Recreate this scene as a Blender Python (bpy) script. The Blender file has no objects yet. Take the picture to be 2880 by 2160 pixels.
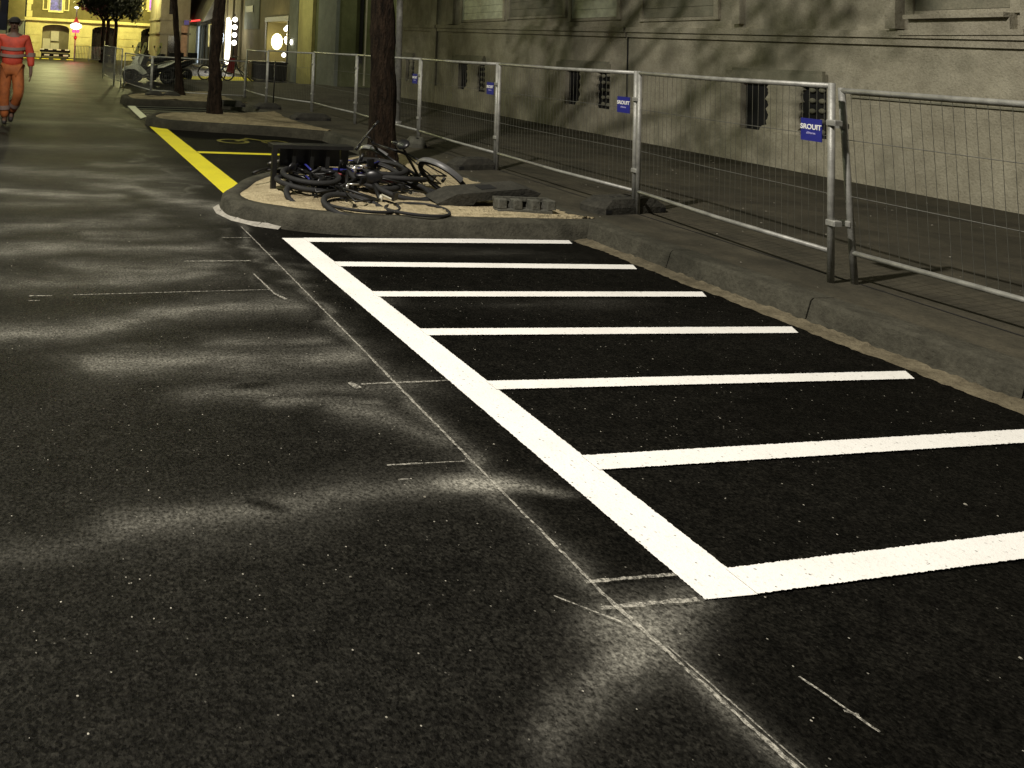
import bpy, bmesh, math, random
import numpy as np
from mathutils import Matrix, Vector
rnd = random.Random(7)
C = bpy.context.scene.collection
S = bpy.context.scene

# ---------------------------------------------------------------- camera, world, exposure, street lamps
cam = bpy.data.cameras.new('camera')
cam.sensor_width = 36; cam.sensor_fit = 'HORIZONTAL'
cam.lens = 2160 / 2880 * 36
cam.shift_x = (1440 - 534.4) / 2880
cam.shift_y = (5.95 - 1080) / 2880
cam.clip_end = 400; cam.clip_start = 0.05
co = bpy.data.objects.new('camera', cam); C.objects.link(co); S.camera = co
Rr = [[0.9812941, -0.1859324, 0.0499094], [0.0588122, 0.0426744, -0.9973565], [0.1833111, 0.9816354, 0.0528112]]
m = Matrix.Identity(4)
for i in range(3):
    m[i][0] = Rr[0][i]; m[i][1] = -Rr[1][i]; m[i][2] = -Rr[2][i]
m[2][3] = 1.5
co.matrix_world = m

w = bpy.data.worlds.new('World'); S.world = w; w.use_nodes = True
bg = w.node_tree.nodes['Background']
bg.inputs['Color'].default_value = (0.80, 0.85, 0.60, 1); bg.inputs['Strength'].default_value = 0.033
S.view_settings.view_transform = 'Standard'; S.view_settings.look = 'None'
S.view_settings.exposure = 0; S.view_settings.gamma = 1

def lamp(name, loc, power, col, r=0.15, kind='POINT', target=None, size=120, blend=0.4):
    l = bpy.data.lights.new(name, kind); l.energy = power; l.color = col; l.shadow_soft_size = r
    if kind == 'SPOT': l.spot_size = math.radians(size); l.spot_blend = blend
    o = bpy.data.objects.new(name, l); o.location = loc; C.objects.link(o)
    if target is not None:
        o.rotation_euler = (Vector(target) - Vector(loc)).to_track_quat('-Z', 'Y').to_euler()
    return o
WARM = (1.0, 0.93, 0.83)
lamp('street_light', (-1.6, 2.87, 8.15), 4800, WARM, 0.13, 'SPOT', (3.0, 3.6, 0), 150, 0.5)
lamp('street_light', (-4.5, 13.0, 8.15), 620, (0.92, 1.0, 0.66), 0.15)
lamp('street_light', (-2.5, 20.5, 8.0), 1050, (1.0, 0.95, 0.66), 0.2)

# ---------------------------------------------------------------- materials
def nt(name):
    mt = bpy.data.materials.new(name); mt.use_nodes = True
    n = mt.node_tree; b = n.nodes['Principled BSDF']
    return mt, n, b
def tex(n, kind, scale, detail=4, rough=0.6, stretch=None, coord='Object'):
    tc = n.nodes.new('ShaderNodeTexCoord'); t = n.nodes.new(kind); t.inputs['Scale'].default_value = scale
    if 'Detail' in t.inputs: t.inputs['Detail'].default_value = detail
    if 'Roughness' in t.inputs: t.inputs['Roughness'].default_value = rough
    if stretch:
        mp = n.nodes.new('ShaderNodeMapping'); mp.inputs['Scale'].default_value = stretch[:3]
        if len(stretch) > 3: mp.inputs['Rotation'].default_value = stretch[3]
        n.links.new(tc.outputs[coord], mp.inputs['Vector']); n.links.new(mp.outputs[0], t.inputs['Vector'])
    else: n.links.new(tc.outputs[coord], t.inputs['Vector'])
    return t
def ramp(n, src, a, b, c0=(0, 0, 0, 1), c1=(1, 1, 1, 1)):
    r = n.nodes.new('ShaderNodeValToRGB'); r.color_ramp.elements[0].position = a; r.color_ramp.elements[1].position = b
    r.color_ramp.elements[0].color = c0; r.color_ramp.elements[1].color = c1
    n.links.new(src, r.inputs[0]); return r.outputs[0]
def mix(n, fac, a, b, mode='MIX'):
    x = n.nodes.new('ShaderNodeMix'); x.data_type = 'RGBA'; x.blend_type = mode
    for k, v in ((0, fac), (6, a), (7, b)):
        if isinstance(v, (int, float)): x.inputs[k].default_value = v
        elif isinstance(v, tuple): x.inputs[k].default_value = v if len(v) == 4 else v + (1,)
        else: n.links.new(v, x.inputs[k])
    return x.outputs[2]
def mth(n, op, a, b=None):
    x = n.nodes.new('ShaderNodeMath'); x.operation = op
    for k, v in ((0, a), (1, b)):
        if v is None: continue
        if isinstance(v, (int, float)): x.inputs[k].default_value = v
        else: n.links.new(v, x.inputs[k])
    return x.outputs[0]
def bump(n, b, h, strength, dist):
    x = n.nodes.new('ShaderNodeBump'); x.inputs['Strength'].default_value = strength; x.inputs['Distance'].default_value = dist
    n.links.new(h, x.inputs['Height']); n.links.new(x.outputs[0], b.inputs['Normal'])
def solid(name, col, rough=0.6, metal=0.0, vary=0.25, scale=6, bmp=0.0, bscale=60, spec=0.5):
    mt, n, b = nt(name)
    t = tex(n, 'ShaderNodeTexNoise', scale, 5)
    lo = tuple(c * (1 - vary) for c in col); hi = tuple(min(1, c * (1 + vary)) for c in col)
    n.links.new(ramp(n, t.outputs[0], 0.3, 0.7, lo + (1,), hi + (1,)), b.inputs['Base Color'])
    b.inputs['Roughness'].default_value = rough; b.inputs['Metallic'].default_value = metal
    b.inputs['Specular IOR Level'].default_value = spec
    if bmp: bump(n, b, tex(n, 'ShaderNodeTexNoise', bscale, 5).outputs[0], bmp, 0.01)
    return mt
def emit(name, col, strength, vary=0.0, scale=8):
    mt, n, b = nt(name)
    b.inputs['Base Color'].default_value = (0.02, 0.02, 0.02, 1)
    b.inputs['Emission Strength'].default_value = strength
    if vary:
        t = tex(n, 'ShaderNodeTexNoise', scale, 3)
        n.links.new(ramp(n, t.outputs[0], 0.35, 0.65, tuple(c * (1 - vary) for c in col) + (1,), col + (1,)), b.inputs['Emission Color'])
    else: b.inputs['Emission Color'].default_value = col + (1,)
    return mt

def stone(name, c_lo, c_hi, stain, scale=3.0, bmp=0.5):
    mt, n, b = nt(name)
    a = tex(n, 'ShaderNodeTexNoise', scale, 8, 0.7); f = tex(n, 'ShaderNodeTexNoise', 45, 4, 0.6)
    st = tex(n, 'ShaderNodeTexNoise', 1.1, 6, 0.65, (1, 1, 0.45))
    base = ramp(n, a.outputs[0], 0.35, 0.65, c_lo + (1,), c_hi + (1,))
    base = mix(n, ramp(n, f.outputs[0], 0.45, 0.75, (0, 0, 0, 1), (0.5, 0.5, 0.5, 1)), base, tuple(c * 0.55 for c in c_lo))
    base = mix(n, ramp(n, st.outputs[0], 0.48, 0.68, (0, 0, 0, 1), (0.8, 0.8, 0.8, 1)), base, stain)
    n.links.new(base, b.inputs['Base Color']); b.inputs['Roughness'].default_value = 0.9
    b.inputs['Specular IOR Level'].default_value = 0.2
    s = mth(n, 'ADD', mth(n, 'MULTIPLY', a.outputs[0], 1.5), f.outputs[0])
    bump(n, b, s, bmp, 0.02)
    return mt

def asphalt():
    mt, n, b = nt('asphalt')
    def att(nm):
        a_ = n.nodes.new('ShaderNodeAttribute'); a_.attribute_name = nm; return a_.outputs['Fac']
    dust, bay, pol = att('dust'), att('bay'), att('polish')
    g = tex(n, 'ShaderNodeTexNoise', 78, 3, 0.7); g2 = tex(n, 'ShaderNodeTexNoise', 170, 2, 0.6)
    big = tex(n, 'ShaderNodeTexNoise', 1.1, 6, 0.65, (0.6, 1.1, 1)); md = tex(n, 'ShaderNodeTexNoise', 11, 6, 0.8)
    # stones of the aggregate: each cell its own grey; a few pale chips and glints
    v = tex(n, 'ShaderNodeTexVoronoi', 140, 0); v2 = tex(n, 'ShaderNodeTexVoronoi', 160, 0)
    sc_ = n.nodes.new('ShaderNodeSeparateColor'); n.links.new(v.outputs['Color'], sc_.inputs[0])
    s2 = n.nodes.new('ShaderNodeSeparateColor'); n.links.new(v2.outputs['Color'], s2.inputs[0])
    stones = ramp(n, sc_.outputs[0], 0.0, 1.0, (0.35, 0.35, 0.35, 1), (1.7, 1.69, 1.65, 1))
    old = ramp(n, md.outputs[0], 0.32, 0.7, (0.0052, 0.0051, 0.0047, 1), (0.0138, 0.0135, 0.0120, 1))
    new = ramp(n, md.outputs[0], 0.34, 0.76, (0.0020, 0.0020, 0.0018, 1), (0.0088, 0.0084, 0.0072, 1))
    base = mix(n, bay, old, new)
    base = mix(n, 1.0, base, stones, 'MULTIPLY')
    base = mix(n, 0.9, base, ramp(n, g.outputs[0], 0.32, 0.68, (0.25, 0.25, 0.25, 1), (2.0, 1.97, 1.85, 1)), 'MULTIPLY')
    base = mix(n, 0.7, base, ramp(n, big.outputs[0], 0.35, 0.65, (0.5, 0.5, 0.5, 1), (1.4, 1.4, 1.4, 1)), 'MULTIPLY')
    chip = mth(n, 'MULTIPLY', mth(n, 'GREATER_THAN', s2.outputs[0], 0.992), mth(n, 'LESS_THAN', v2.outputs['Distance'], 0.42))
    base = mix(n, mth(n, 'MULTIPLY', chip, mth(n, 'POWER', s2.outputs[1], 3.2)), base, (0.42, 0.40, 0.34))
    # mineral dust caught in the grain
    wsp = tex(n, 'ShaderNodeTexNoise', 5, 7, 0.75, (0.6, 1.5, 1, (0, 0, 0.12)))
    d = mth(n, 'MULTIPLY', dust, ramp(n, wsp.outputs[0], 0.28, 0.68, (0.25, 0.25, 0.25, 1), (1.6, 1.6, 1.6, 1)))
    d = mth(n, 'MULTIPLY', d, ramp(n, g.outputs[0], 0.33, 0.60, (0.25, 0.25, 0.25, 1), (1.35, 1.35, 1.35, 1)))
    d = mth(n, 'MULTIPLY', d, ramp(n, sc_.outputs[1], 0.0, 1.0, (0.55, 0.55, 0.55, 1), (1.35, 1.35, 1.35, 1)))
    d = mth(n, 'MINIMUM', d, 1.0)
    base = mix(n, d, base, (0.34, 0.33, 0.285))
    n.links.new(base, b.inputs['Base Color'])
    rg = ramp(n, big.outputs[0], 0.3, 0.7, (0.5, 0.5, 0.5, 1), (0.64, 0.64, 0.64, 1))
    n.links.new(mth(n, 'SUBTRACT', rg, mth(n, 'MULTIPLY', pol, 0.10)), b.inputs['Roughness'])
    n.links.new(mth(n, 'ADD', 0.03, mth(n, 'MULTIPLY', pol, 0.05)), b.inputs['Specular IOR Level'])
    bump(n, b, mth(n, 'ADD', g.outputs[0], mth(n, 'MULTIPLY', g2.outputs[0], 0.6)), 0.8, 0.006)
    return mt
def paint(name, col, dirt):
    mt, n, b = nt(name)
    g = tex(n, 'ShaderNodeTexNoise', 80, 3, 0.75); e = tex(n, 'ShaderNodeTexNoise', 3, 5, 0.6); v = tex(n, 'ShaderNodeTexVoronoi', 120, 0)
    sc_ = n.nodes.new('ShaderNodeSeparateColor'); n.links.new(v.outputs['Color'], sc_.inputs[0])
    base = mix(n, ramp(n, e.outputs[0], 0.45, 0.8, (0, 0, 0, 1), (0.3, 0.3, 0.3, 1)), col, dirt)
    base = mix(n, ramp(n, g.outputs[0], 0.56, 0.70, (0, 0, 0, 1), (0.5, 0.5, 0.5, 1)), base, dirt)
    pit = mth(n, 'MULTIPLY', mth(n, 'GREATER_THAN', sc_.outputs[0], 0.965), mth(n, 'LESS_THAN', v.outputs['Distance'], 0.5))
    base = mix(n, mth(n, 'MULTIPLY', pit, mth(n, 'MULTIPLY', sc_.outputs[1], 0.85)), base, tuple(c * .3 for c in dirt))
    n.links.new(base, b.inputs['Base Color']); b.inputs['Roughness'].default_value = 0.75; b.inputs['Specular IOR Level'].default_value = 0.2
    bump(n, b, g.outputs[0], 0.7, 0.004)
    return mt
def chalk():
    mt, n, b = nt('chalk')
    g = tex(n, 'ShaderNodeTexNoise', 90, 4, 0.8)
    b.inputs['Base Color'].default_value = (0.55, 0.53, 0.46, 1); b.inputs['Roughness'].default_value = 0.9
    n.links.new(ramp(n, g.outputs[0], 0.42, 0.62, (0.05, 0.05, 0.05, 1), (0.75, 0.75, 0.75, 1)), b.inputs['Alpha'])
    return mt

M = dict(
    asphalt=asphalt(),
    white=paint('white_paint', (0.84, 0.83, 0.80), (0.50, 0.485, 0.45)),
    yellow=paint('yellow_paint', (0.74, 0.66, 0.03), (0.35, 0.30, 0.05)),
    dimwhite=paint('worn_white_paint', (0.16, 0.17, 0.13), (0.06, 0.06, 0.05)),
    chalk=chalk(),
    pave=stone('pavement_asphalt', (0.043, 0.040, 0.029), (0.084, 0.075, 0.053), (0.027, 0.025, 0.018), 3.5, 0.35),
    kerb=stone('kerb_granite', (0.042, 0.040, 0.030), (0.086, 0.082, 0.062), (0.022, 0.022, 0.016), 7, 0.6),
    gutter=stone('gutter_silt', (0.10, 0.085, 0.055), (0.21, 0.18, 0.12), (0.05, 0.045, 0.03), 9, 0.7),
    sand=stone('sand_bed', (0.42, 0.35, 0.215), (0.62, 0.53, 0.34), (0.22, 0.17, 0.10), 14, 1.0),
    wall=stone('limestone', (0.33, 0.305, 0.232), (0.48, 0.45, 0.35), (0.18, 0.175, 0.13), 2.9, 0.8),
    wall2=stone('limestone_dark', (0.20, 0.20, 0.15), (0.30, 0.28, 0.21), (0.13, 0.13, 0.09), 3, 0.5),
    shutter=solid('shutter_paint', (0.50, 0.53, 0.40), 0.6),
    void=solid('cellar_dark', (0.004, 0.004, 0.004), 0.9),
    galv=solid('galvanised_steel', (0.31, 0.31, 0.285), 0.5, 0.35, 0.3, 12, 0.2, 90),
    wire=solid('wire', (0.20, 0.20, 0.18), 0.5, 0.6, 0.3, 12),
    blue=solid('sign_blue', (0.018, 0.022, 0.20), 0.4, 0, 0.1),
    letter=solid('sign_white', (0.80, 0.80, 0.76), 0.5, 0, 0.05),
    letter2=solid('sign_lilac', (0.35, 0.33, 0.60), 0.5, 0, 0.05),
    rubber=stone('recycled_rubber', (0.035, 0.034, 0.028), (0.065, 0.062, 0.050), (0.02, 0.02, 0.017), 12, 0.6),
    concrete=stone('concrete_foot', (0.08, 0.08, 0.065), (0.13, 0.127, 0.105), (0.05, 0.05, 0.04), 12, 0.5),
    tyre=solid('tyre', (0.013, 0.013, 0.013), 0.75, 0, 0.3, 20, 0.3, 90),
    black=solid('black_paint', (0.010, 0.010, 0.011), 0.35, 0, 0.2),
    dark=solid('dark_metal', (0.016, 0.016, 0.015), 0.45, 0.3, 0.3),
    alu=solid('aluminium', (0.55, 0.54, 0.50), 0.3, 0.8, 0.1),
    cream=solid('cream_paint', (0.50, 0.47, 0.36), 0.35, 0, 0.1),
    bikeblue=solid('blue_frame_paint', (0.03, 0.035, 0.22), 0.3, 0, 0.2),
    bikered=solid('red_frame_paint', (0.20, 0.018, 0.02), 0.35, 0, 0.2),
    grey=solid('grey_plastic', (0.11, 0.11, 0.11), 0.4, 0, 0.2),
    scwhite=solid('scooter_white', (0.85, 0.87, 0.72), 0.3, 0, 0.05),
    glass=solid('windscreen', (0.40, 0.38, 0.15), 0.15, 0, 0.2),
)
def bark():
    mt, n, b = nt('bark')
    a = tex(n, 'ShaderNodeTexNoise', 9, 7, 0.7, (2.4, 2.4, 0.5)); f = tex(n, 'ShaderNodeTexVoronoi', 22, 4, 0.6, (1.6, 1.6, 0.35))
    n.links.new(ramp(n, a.outputs[0], 0.35, 0.7, (0.005, 0.0035, 0.002, 1), (0.045, 0.029, 0.018, 1)), b.inputs['Base Color'])
    b.inputs['Roughness'].default_value = 0.95; b.inputs['Specular IOR Level'].default_value = 0.15
    bump(n, b, mth(n, 'ADD', a.outputs[0], f.outputs['Distance']), 1.0, 0.03)
    return mt
M['bark'] = bark()
M['leaf'] = solid('leaves', (0.02, 0.024, 0.006), 0.6, 0, 0.6, 3)
M['hivis'] = solid('hi_vis_orange', (0.42, 0.045, 0.020), 0.7, 0, 0.25, 9, 0.3, 30)
M['hivis2'] = solid('orange_trousers', (0.27, 0.075, 0.015), 0.8, 0, 0.3, 9, 0.3, 30)
M['reflect'] = solid('reflective_tape', (0.19, 0.13, 0.11), 0.5, 0, 0.1)
M['skin'] = solid('skin', (0.085, 0.045, 0.028), 0.6, 0, 0.1)
M['hair'] = solid('cap_fabric', (0.012, 0.010, 0.008), 0.9, 0, 0.2)
M['boot'] = solid('boot_leather', (0.014, 0.010, 0.008), 0.7, 0, 0.3)

# ---------------------------------------------------------------- mesh helpers
class MB:
    def __init__(s, T=None): s.v = []; s.f = []; s.T = T
    def add(s, vs, fs):
        k = len(s.v)
        for p in vs:
            p = Vector(p); s.v.append(s.T @ p if s.T is not None else p)
        s.f += [tuple(k + i for i in f) for f in fs]; return s
    def box(s, a, b):
        x0, y0, z0 = a; x1, y1, z1 = b
        return s.add([(x0, y0, z0), (x1, y0, z0), (x1, y1, z0), (x0, y1, z0), (x0, y0, z1), (x1, y0, z1), (x1, y1, z1), (x0, y1, z1)],
                     [(0, 3, 2, 1), (4, 5, 6, 7), (0, 1, 5, 4), (1, 2, 6, 5), (2, 3, 7, 6), (3, 0, 4, 7)])
    def bbox(s, a, b, r=0.01):      # box with chamfered vertical and top edges
        x0, y0, z0 = a; x1, y1, z1 = b
        def ring(i, z): return [(x0 + r + i, y0 + i, z), (x1 - r - i, y0 + i, z), (x1 - i, y0 + r + i, z), (x1 - i, y1 - r - i, z), (x1 - r - i, y1 - i, z), (x0 + r + i, y1 - i, z), (x0 + i, y1 - r - i, z), (x0 + i, y0 + r + i, z)]
        v = ring(0, z0) + ring(0, z1 - r) + ring(r * 0.7, z1); f = [tuple(range(7, -1, -1)), tuple(range(16, 24))]
        for k in (0, 8):
            for i in range(8): f.append((k + i, k + (i + 1) % 8, k + 8 + (i + 1) % 8, k + 8 + i))
        return s.add(v, f)
    def prism(s, poly, z0, z1):
        n = len(poly); v = [(x, y, z0) for x, y in poly] + [(x, y, z1) for x, y in poly]
        return s.add(v, [tuple(range(n - 1, -1, -1)), tuple(range(n, 2 * n))] + [(i, (i + 1) % n, n + (i + 1) % n, n + i) for i in range(n)])
    def tube(s, pts, r, n=8, cap=True):
        pts = [Vector(p) for p in pts]; rs = r if isinstance(r, (list, tuple)) else [r] * len(pts)
        vs = []; up = None
        for i, p in enumerate(pts):
            d = (pts[min(i + 1, len(pts) - 1)] - pts[max(i - 1, 0)]).normalized()
            if up is None: up = Vector((0, 0, 1)) if abs(d.z) < 0.9 else Vector((1, 0, 0))
            a = d.cross(up).normalized(); b = d.cross(a).normalized(); up = -b if False else a.cross(d)
            for k in range(n):
                t = 2 * math.pi * k / n; vs.append(p + (a * math.cos(t) + b * math.sin(t)) * rs[i])
        fs = []
        for i in range(len(pts) - 1):
            for k in range(n): fs.append((i * n + k, i * n + (k + 1) % n, (i + 1) * n + (k + 1) % n, (i + 1) * n + k))
        if cap: fs += [tuple(range(n - 1, -1, -1)), tuple(range((len(pts) - 1) * n, len(pts) * n))]
        return s.add(vs, fs)
    def torus(s, c, R_, r, n=32, k=8, axis='y', a0=0, a1=2 * math.pi):
        full = abs(a1 - a0 - 2 * math.pi) < 1e-6; vs = []; N = n if full else n + 1
        for i in range(N):
            t = a0 + (a1 - a0) * i / n
            for j in range(k):
                q = 2 * math.pi * j / k; rr = R_ + r * math.cos(q); h = r * math.sin(q)
                if axis == 'y': p = (c[0] + rr * math.cos(t), c[1] + h, c[2] + rr * math.sin(t))
                elif axis == 'z': p = (c[0] + rr * math.cos(t), c[1] + rr * math.sin(t), c[2] + h)
                else: p = (c[0] + h, c[1] + rr * math.cos(t), c[2] + rr * math.sin(t))
                vs.append(p)
        fs = []
        for i in range(n):
            i2 = (i + 1) % N
            for j in range(k): fs.append((i * k + j, i * k + (j + 1) % k, i2 * k + (j + 1) % k, i2 * k + j))
        return s.add(vs, fs)
    def ball(s, c, r, n=12, m=8):
        rx, ry, rz = r if isinstance(r, (tuple, list)) else (r, r, r)
        vs = [(c[0], c[1], c[2] - rz)]
        for j in range(1, m):
            f = -math.pi / 2 + math.pi * j / m
            for i in range(n):
                t = 2 * math.pi * i / n; vs.append((c[0] + rx * math.cos(f) * math.cos(t), c[1] + ry * math.cos(f) * math.sin(t), c[2] + rz * math.sin(f)))
        vs.append((c[0], c[1], c[2] + rz)); L = len(vs) - 1; fs = []
        for i in range(n):
            fs.append((0, 1 + (i + 1) % n, 1 + i)); fs.append((L, L - n + i, L - n + (i + 1) % n))
            for j in range(m - 2): fs.append((1 + j * n + i, 1 + j * n + (i + 1) % n, 1 + (j + 1) * n + (i + 1) % n, 1 + (j + 1) * n + i))
        return s.add(vs, fs)
    def cyl(s, a, b, r, n=16): return s.tube([a, b], r, n)
    def quad(s, *p): return s.add(p, [(0, 1, 2, 3)])
    def build(s, name, mat, parent=None, smooth=False, kind=None, label=None, cat=None, group=None):
        off = parent_world(parent)
        me = bpy.data.meshes.new(name); me.from_pydata([tuple(p - off) for p in s.v], [], s.f); me.update()
        me.materials.append(M[mat] if isinstance(mat, str) else mat)
        if smooth: me.polygons.foreach_set('use_smooth', [True] * len(me.polygons))
        o = bpy.data.objects.new(name, me); C.objects.link(o)
        if parent: o.parent = parent
        tag(o, label, cat, group, kind); return o
def split(mb):
    par = list(range(len(mb.v)))
    def find(i):
        while par[i] != i: par[i] = par[par[i]]; i = par[i]
        return i
    for f in mb.f:
        for i in f[1:]: par[find(i)] = find(f[0])
    comp = {}
    for f in mb.f: comp.setdefault(find(f[0]), []).append(f)
    for fs in comp.values():
        ids = sorted({i for f in fs for i in f}); mp = {j: k for k, j in enumerate(ids)}
        m2 = MB(); m2.v = [mb.v[j] for j in ids]; m2.f = [tuple(mp[i] for i in f) for f in fs]; yield m2
def each(mb, name, mat, parent, smooth=False):
    return [q.build(name, mat, parent, smooth) for q in split(mb)]
def parent_world(p):
    v = Vector((0, 0, 0))
    while p is not None: v += p.location; p = p.parent
    return v
def tag(o, label=None, cat=None, group=None, kind=None):
    for k, v in (('label', label), ('category', cat), ('group', group), ('kind', kind)):
        if v: o[k] = v
    return o
def thing(name, label, cat, loc=(0, 0, 0), group=None):
    o = bpy.data.objects.new(name, None); C.objects.link(o); o.location = loc
    return tag(o, label, cat, group)
def frame(loc, rz=0, rx=0, ry=0):
    return Matrix.Translation(loc) @ Matrix.Rotation(rz, 4, 'Z') @ Matrix.Rotation(ry, 4, 'Y') @ Matrix.Rotation(rx, 4, 'X')
def text(name, s, size, loc, xd, yd, mat, parent, ext=0.001):
    c = bpy.data.curves.new(name, 'FONT'); c.body = s; c.size = size; c.extrude = ext; c.align_x = 'CENTER'; c.align_y = 'CENTER'; c.offset = size * 0.02
    t = bpy.data.objects.new(name, c); C.objects.link(t)
    dg = bpy.context.evaluated_depsgraph_get(); me = bpy.data.meshes.new_from_object(t.evaluated_get(dg))
    bpy.data.objects.remove(t)
    xd = Vector(xd).normalized(); yd = Vector(yd).normalized(); zd = xd.cross(yd)
    mt = Matrix((xd, yd, zd)).transposed().to_4x4(); mt.translation = Vector(loc) - parent_world(parent); me.transform(mt)
    me.materials.clear(); me.materials.append(M[mat])
    o = bpy.data.objects.new(name, me); C.objects.link(o); o.parent = parent; return o

# ---------------------------------------------------------------- the road: one sheet, finer where the dust lies
def dust_field(X, Y):
    rs = np.random.RandomState(4)
    def vnoise(x, y, n_=64):
        G_ = rs.rand(n_, n_); xi = np.floor(x).astype(int); yi = np.floor(y).astype(int); fx = x - xi; fy = y - yi
        fx = fx * fx * (3 - 2 * fx); fy = fy * fy * (3 - 2 * fy); g_ = lambda a, b: G_[a % n_, b % n_]
        return (g_(xi, yi) * (1 - fx) + g_(xi + 1, yi) * fx) * (1 - fy) + (g_(xi, yi + 1) * (1 - fx) + g_(xi + 1, yi + 1) * fx) * fy
    X0, Y0 = X, Y
    sc = np.clip(Y0 / 4, .45, 2.5)
    wx = vnoise(X * 2.6, Y * 4) - .5 + .5 * (vnoise(X * 7, Y * 11) - .5); wy = vnoise(X * 2.2, Y * 5) - .5 + .6 * (vnoise(X * 6, Y * 13) - .5)
    X = X + .18 * sc * wx; Y = Y + .075 * sc * wy
    D = np.zeros_like(X)
    def stroke(pts, wd, a, soft=1.0):
        best = np.full_like(X, 1e9)
        for (p, q) in zip(pts[:-1], pts[1:]):
            p = np.array(p); q = np.array(q); d = q - p; L = d @ d + 1e-9
            t = np.clip(((X - p[0]) * d[0] + (Y - p[1]) * d[1]) / L, 0, 1)
            best = np.minimum(best, np.hypot(X - p[0] - t * d[0], Y - p[1] - t * d[1]))
        np.maximum(D, a * (.62 * np.exp(-(best / wd) ** 2) + .38 * np.exp(-(best / (2.4 * wd)) ** 2)), out=D)
    def blob(c, rx, ry, a, ang=0):
        ca, sa = math.cos(ang), math.sin(ang); u = (X - c[0]) * ca + (Y - c[1]) * sa; v = -(X - c[0]) * sa + (Y - c[1]) * ca
        np.maximum(D, a * np.exp(-((u / rx) ** 2 + (v / ry) ** 2)), out=D)
    # clouds by the marking-out line
    blob((1.66, 1.85), .17, .085, .60, .35); blob((1.52, 1.78), .15, .06, .42, .5); blob((1.38, 1.70), .12, .05, .22, .7); blob((1.24, 1.62), .11, .05, .13, .9); blob((1.86, 1.93), .09, .06, .30, .3)
    blob((1.63, 2.55), .17, .05, .55, -.05); blob((1.84, 2.50), .09, .03, .30, -.4)
    stroke([(.30, 2.43), (.6, 2.44), (.85, 2.47), (1.15, 2.53), (1.6, 2.56)], .055, .13)
    stroke([(-.2, 2.33), (.2, 2.36), (.6, 2.41)], .045, .07)
    stroke([(.75, 3.32), (1.1, 3.30), (1.6, 3.28), (1.75, 3.33)], .07, .13); stroke([(1.0, 3.19), (1.5, 3.15)], .025, .18)
    stroke([(1.30, 3.12), (1.50, 2.98), (1.58, 2.86)], .06, .20)
    stroke([(-1.5, 3.98), (-.3, 4.03), (.15, 4.06), (.5, 4.17), (.87, 4.33), (1.2, 4.37), (1.45, 4.38)], .07, .25)
    stroke([(.35, 3.62), (.7, 3.66), (1.0, 3.66), (1.55, 3.67)], .075, .28); stroke([(1.0, 3.86), (1.5, 3.87)], .05, .16)
    stroke([(-1.5, 4.75), (-.2, 4.85), (.6, 4.84), (1.2, 4.98)], .09, .17); stroke([(.4, 5.15), (.85, 5.05), (1.2, 5.2)], .12, .17)
    stroke([(-1.8, 5.3), (-.3, 5.5), (.3, 5.64), (.8, 5.55), (1.3, 5.58)], .10, .22)
    stroke([(-.8, 6.1), (.2, 6.28), (.7, 6.34), (1.1, 6.62)], .12, .22); stroke([(.5, 5.95), (1.2, 6.0)], .1, .15)
    stroke([(-2.4, 7.75), (-.6, 7.75), (.12, 7.48), (.45, 7.38), (.72, 7.42)], .12, .34); stroke([(-1.2, 7.1), (0, 7.05), (.8, 7.1)], .13, .14)
    stroke([(.62, 7.95), (1.0, 7.95), (1.35, 7.4), (1.60, 6.98), (1.72, 6.75)], .15, .30)
    stroke([(-2.2, 9.1), (-.8, 8.9), (.3, 8.6), (1.1, 8.4), (1.5, 8.5)], .22, .20); stroke([(.9, 9.3), (1.5, 9.1)], .12, .18)
    stroke([(-3, 10.9), (-1, 10.7), (.6, 10.6), (1.2, 10.9)], .22, .12)
    stroke([(1.25, 10.2), (1.5, 8.6), (1.6, 7.6), (1.66, 6.9)], .05, .14)
    stroke([(1.70, 6.7), (1.67, 5), (1.66, 3.6), (1.655, 2.66)], .035, .17); stroke([(1.655, 2.66), (1.65, 2.0), (1.67, 1.3)], .03, .16)
    stroke([(1.47, 6.2), (1.45, 5.0), (1.43, 4.5)], .03, .07)
    stroke([(1.2, 14.6), (1.5, 13.2), (1.75, 12.6)], .12, .14); stroke([(-2.5, 13.8), (.4, 13.6), (1.4, 13.9)], .25, .10)
    stroke([(1.75, 5.2), (2.0, 5.0), (2.1, 4.4)], .04, .07); stroke([(2.4, 5.6), (3.2, 5.5), (3.9, 5.45)], .06, .06); stroke([(2.6, 4.35), (3.0, 4.3)], .05, .07); stroke([(3.3, 4.35), (3.7, 4.3)], .05, .06)
    D *= .45 + .75 * vnoise(X0 * 1.7, Y0 * 3.5) + .45 * vnoise(X0 * 6, Y0 * 10)
    X, Y = X0, Y0
    D += .005 * np.exp(-((X + .5) / 2.6) ** 2) * np.clip((Y - 3) / 3, 0, 1)
    # footprints wiped clean in the dust
    for c, rx, ry, ang in (((.80, 2.495), .085, .028, -.5), ((.99, 3.36), .11, .03, .15)):
        ca, sa = math.cos(ang), math.sin(ang); u = (X - c[0]) * ca + (Y - c[1]) * sa; v = -(X - c[0]) * sa + (Y - c[1]) * ca
        D *= 1 - .95 * np.exp(-(((u / rx) ** 2 + (v / ry) ** 2)) ** 3)
    return np.clip(D, 0, 1)
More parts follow.
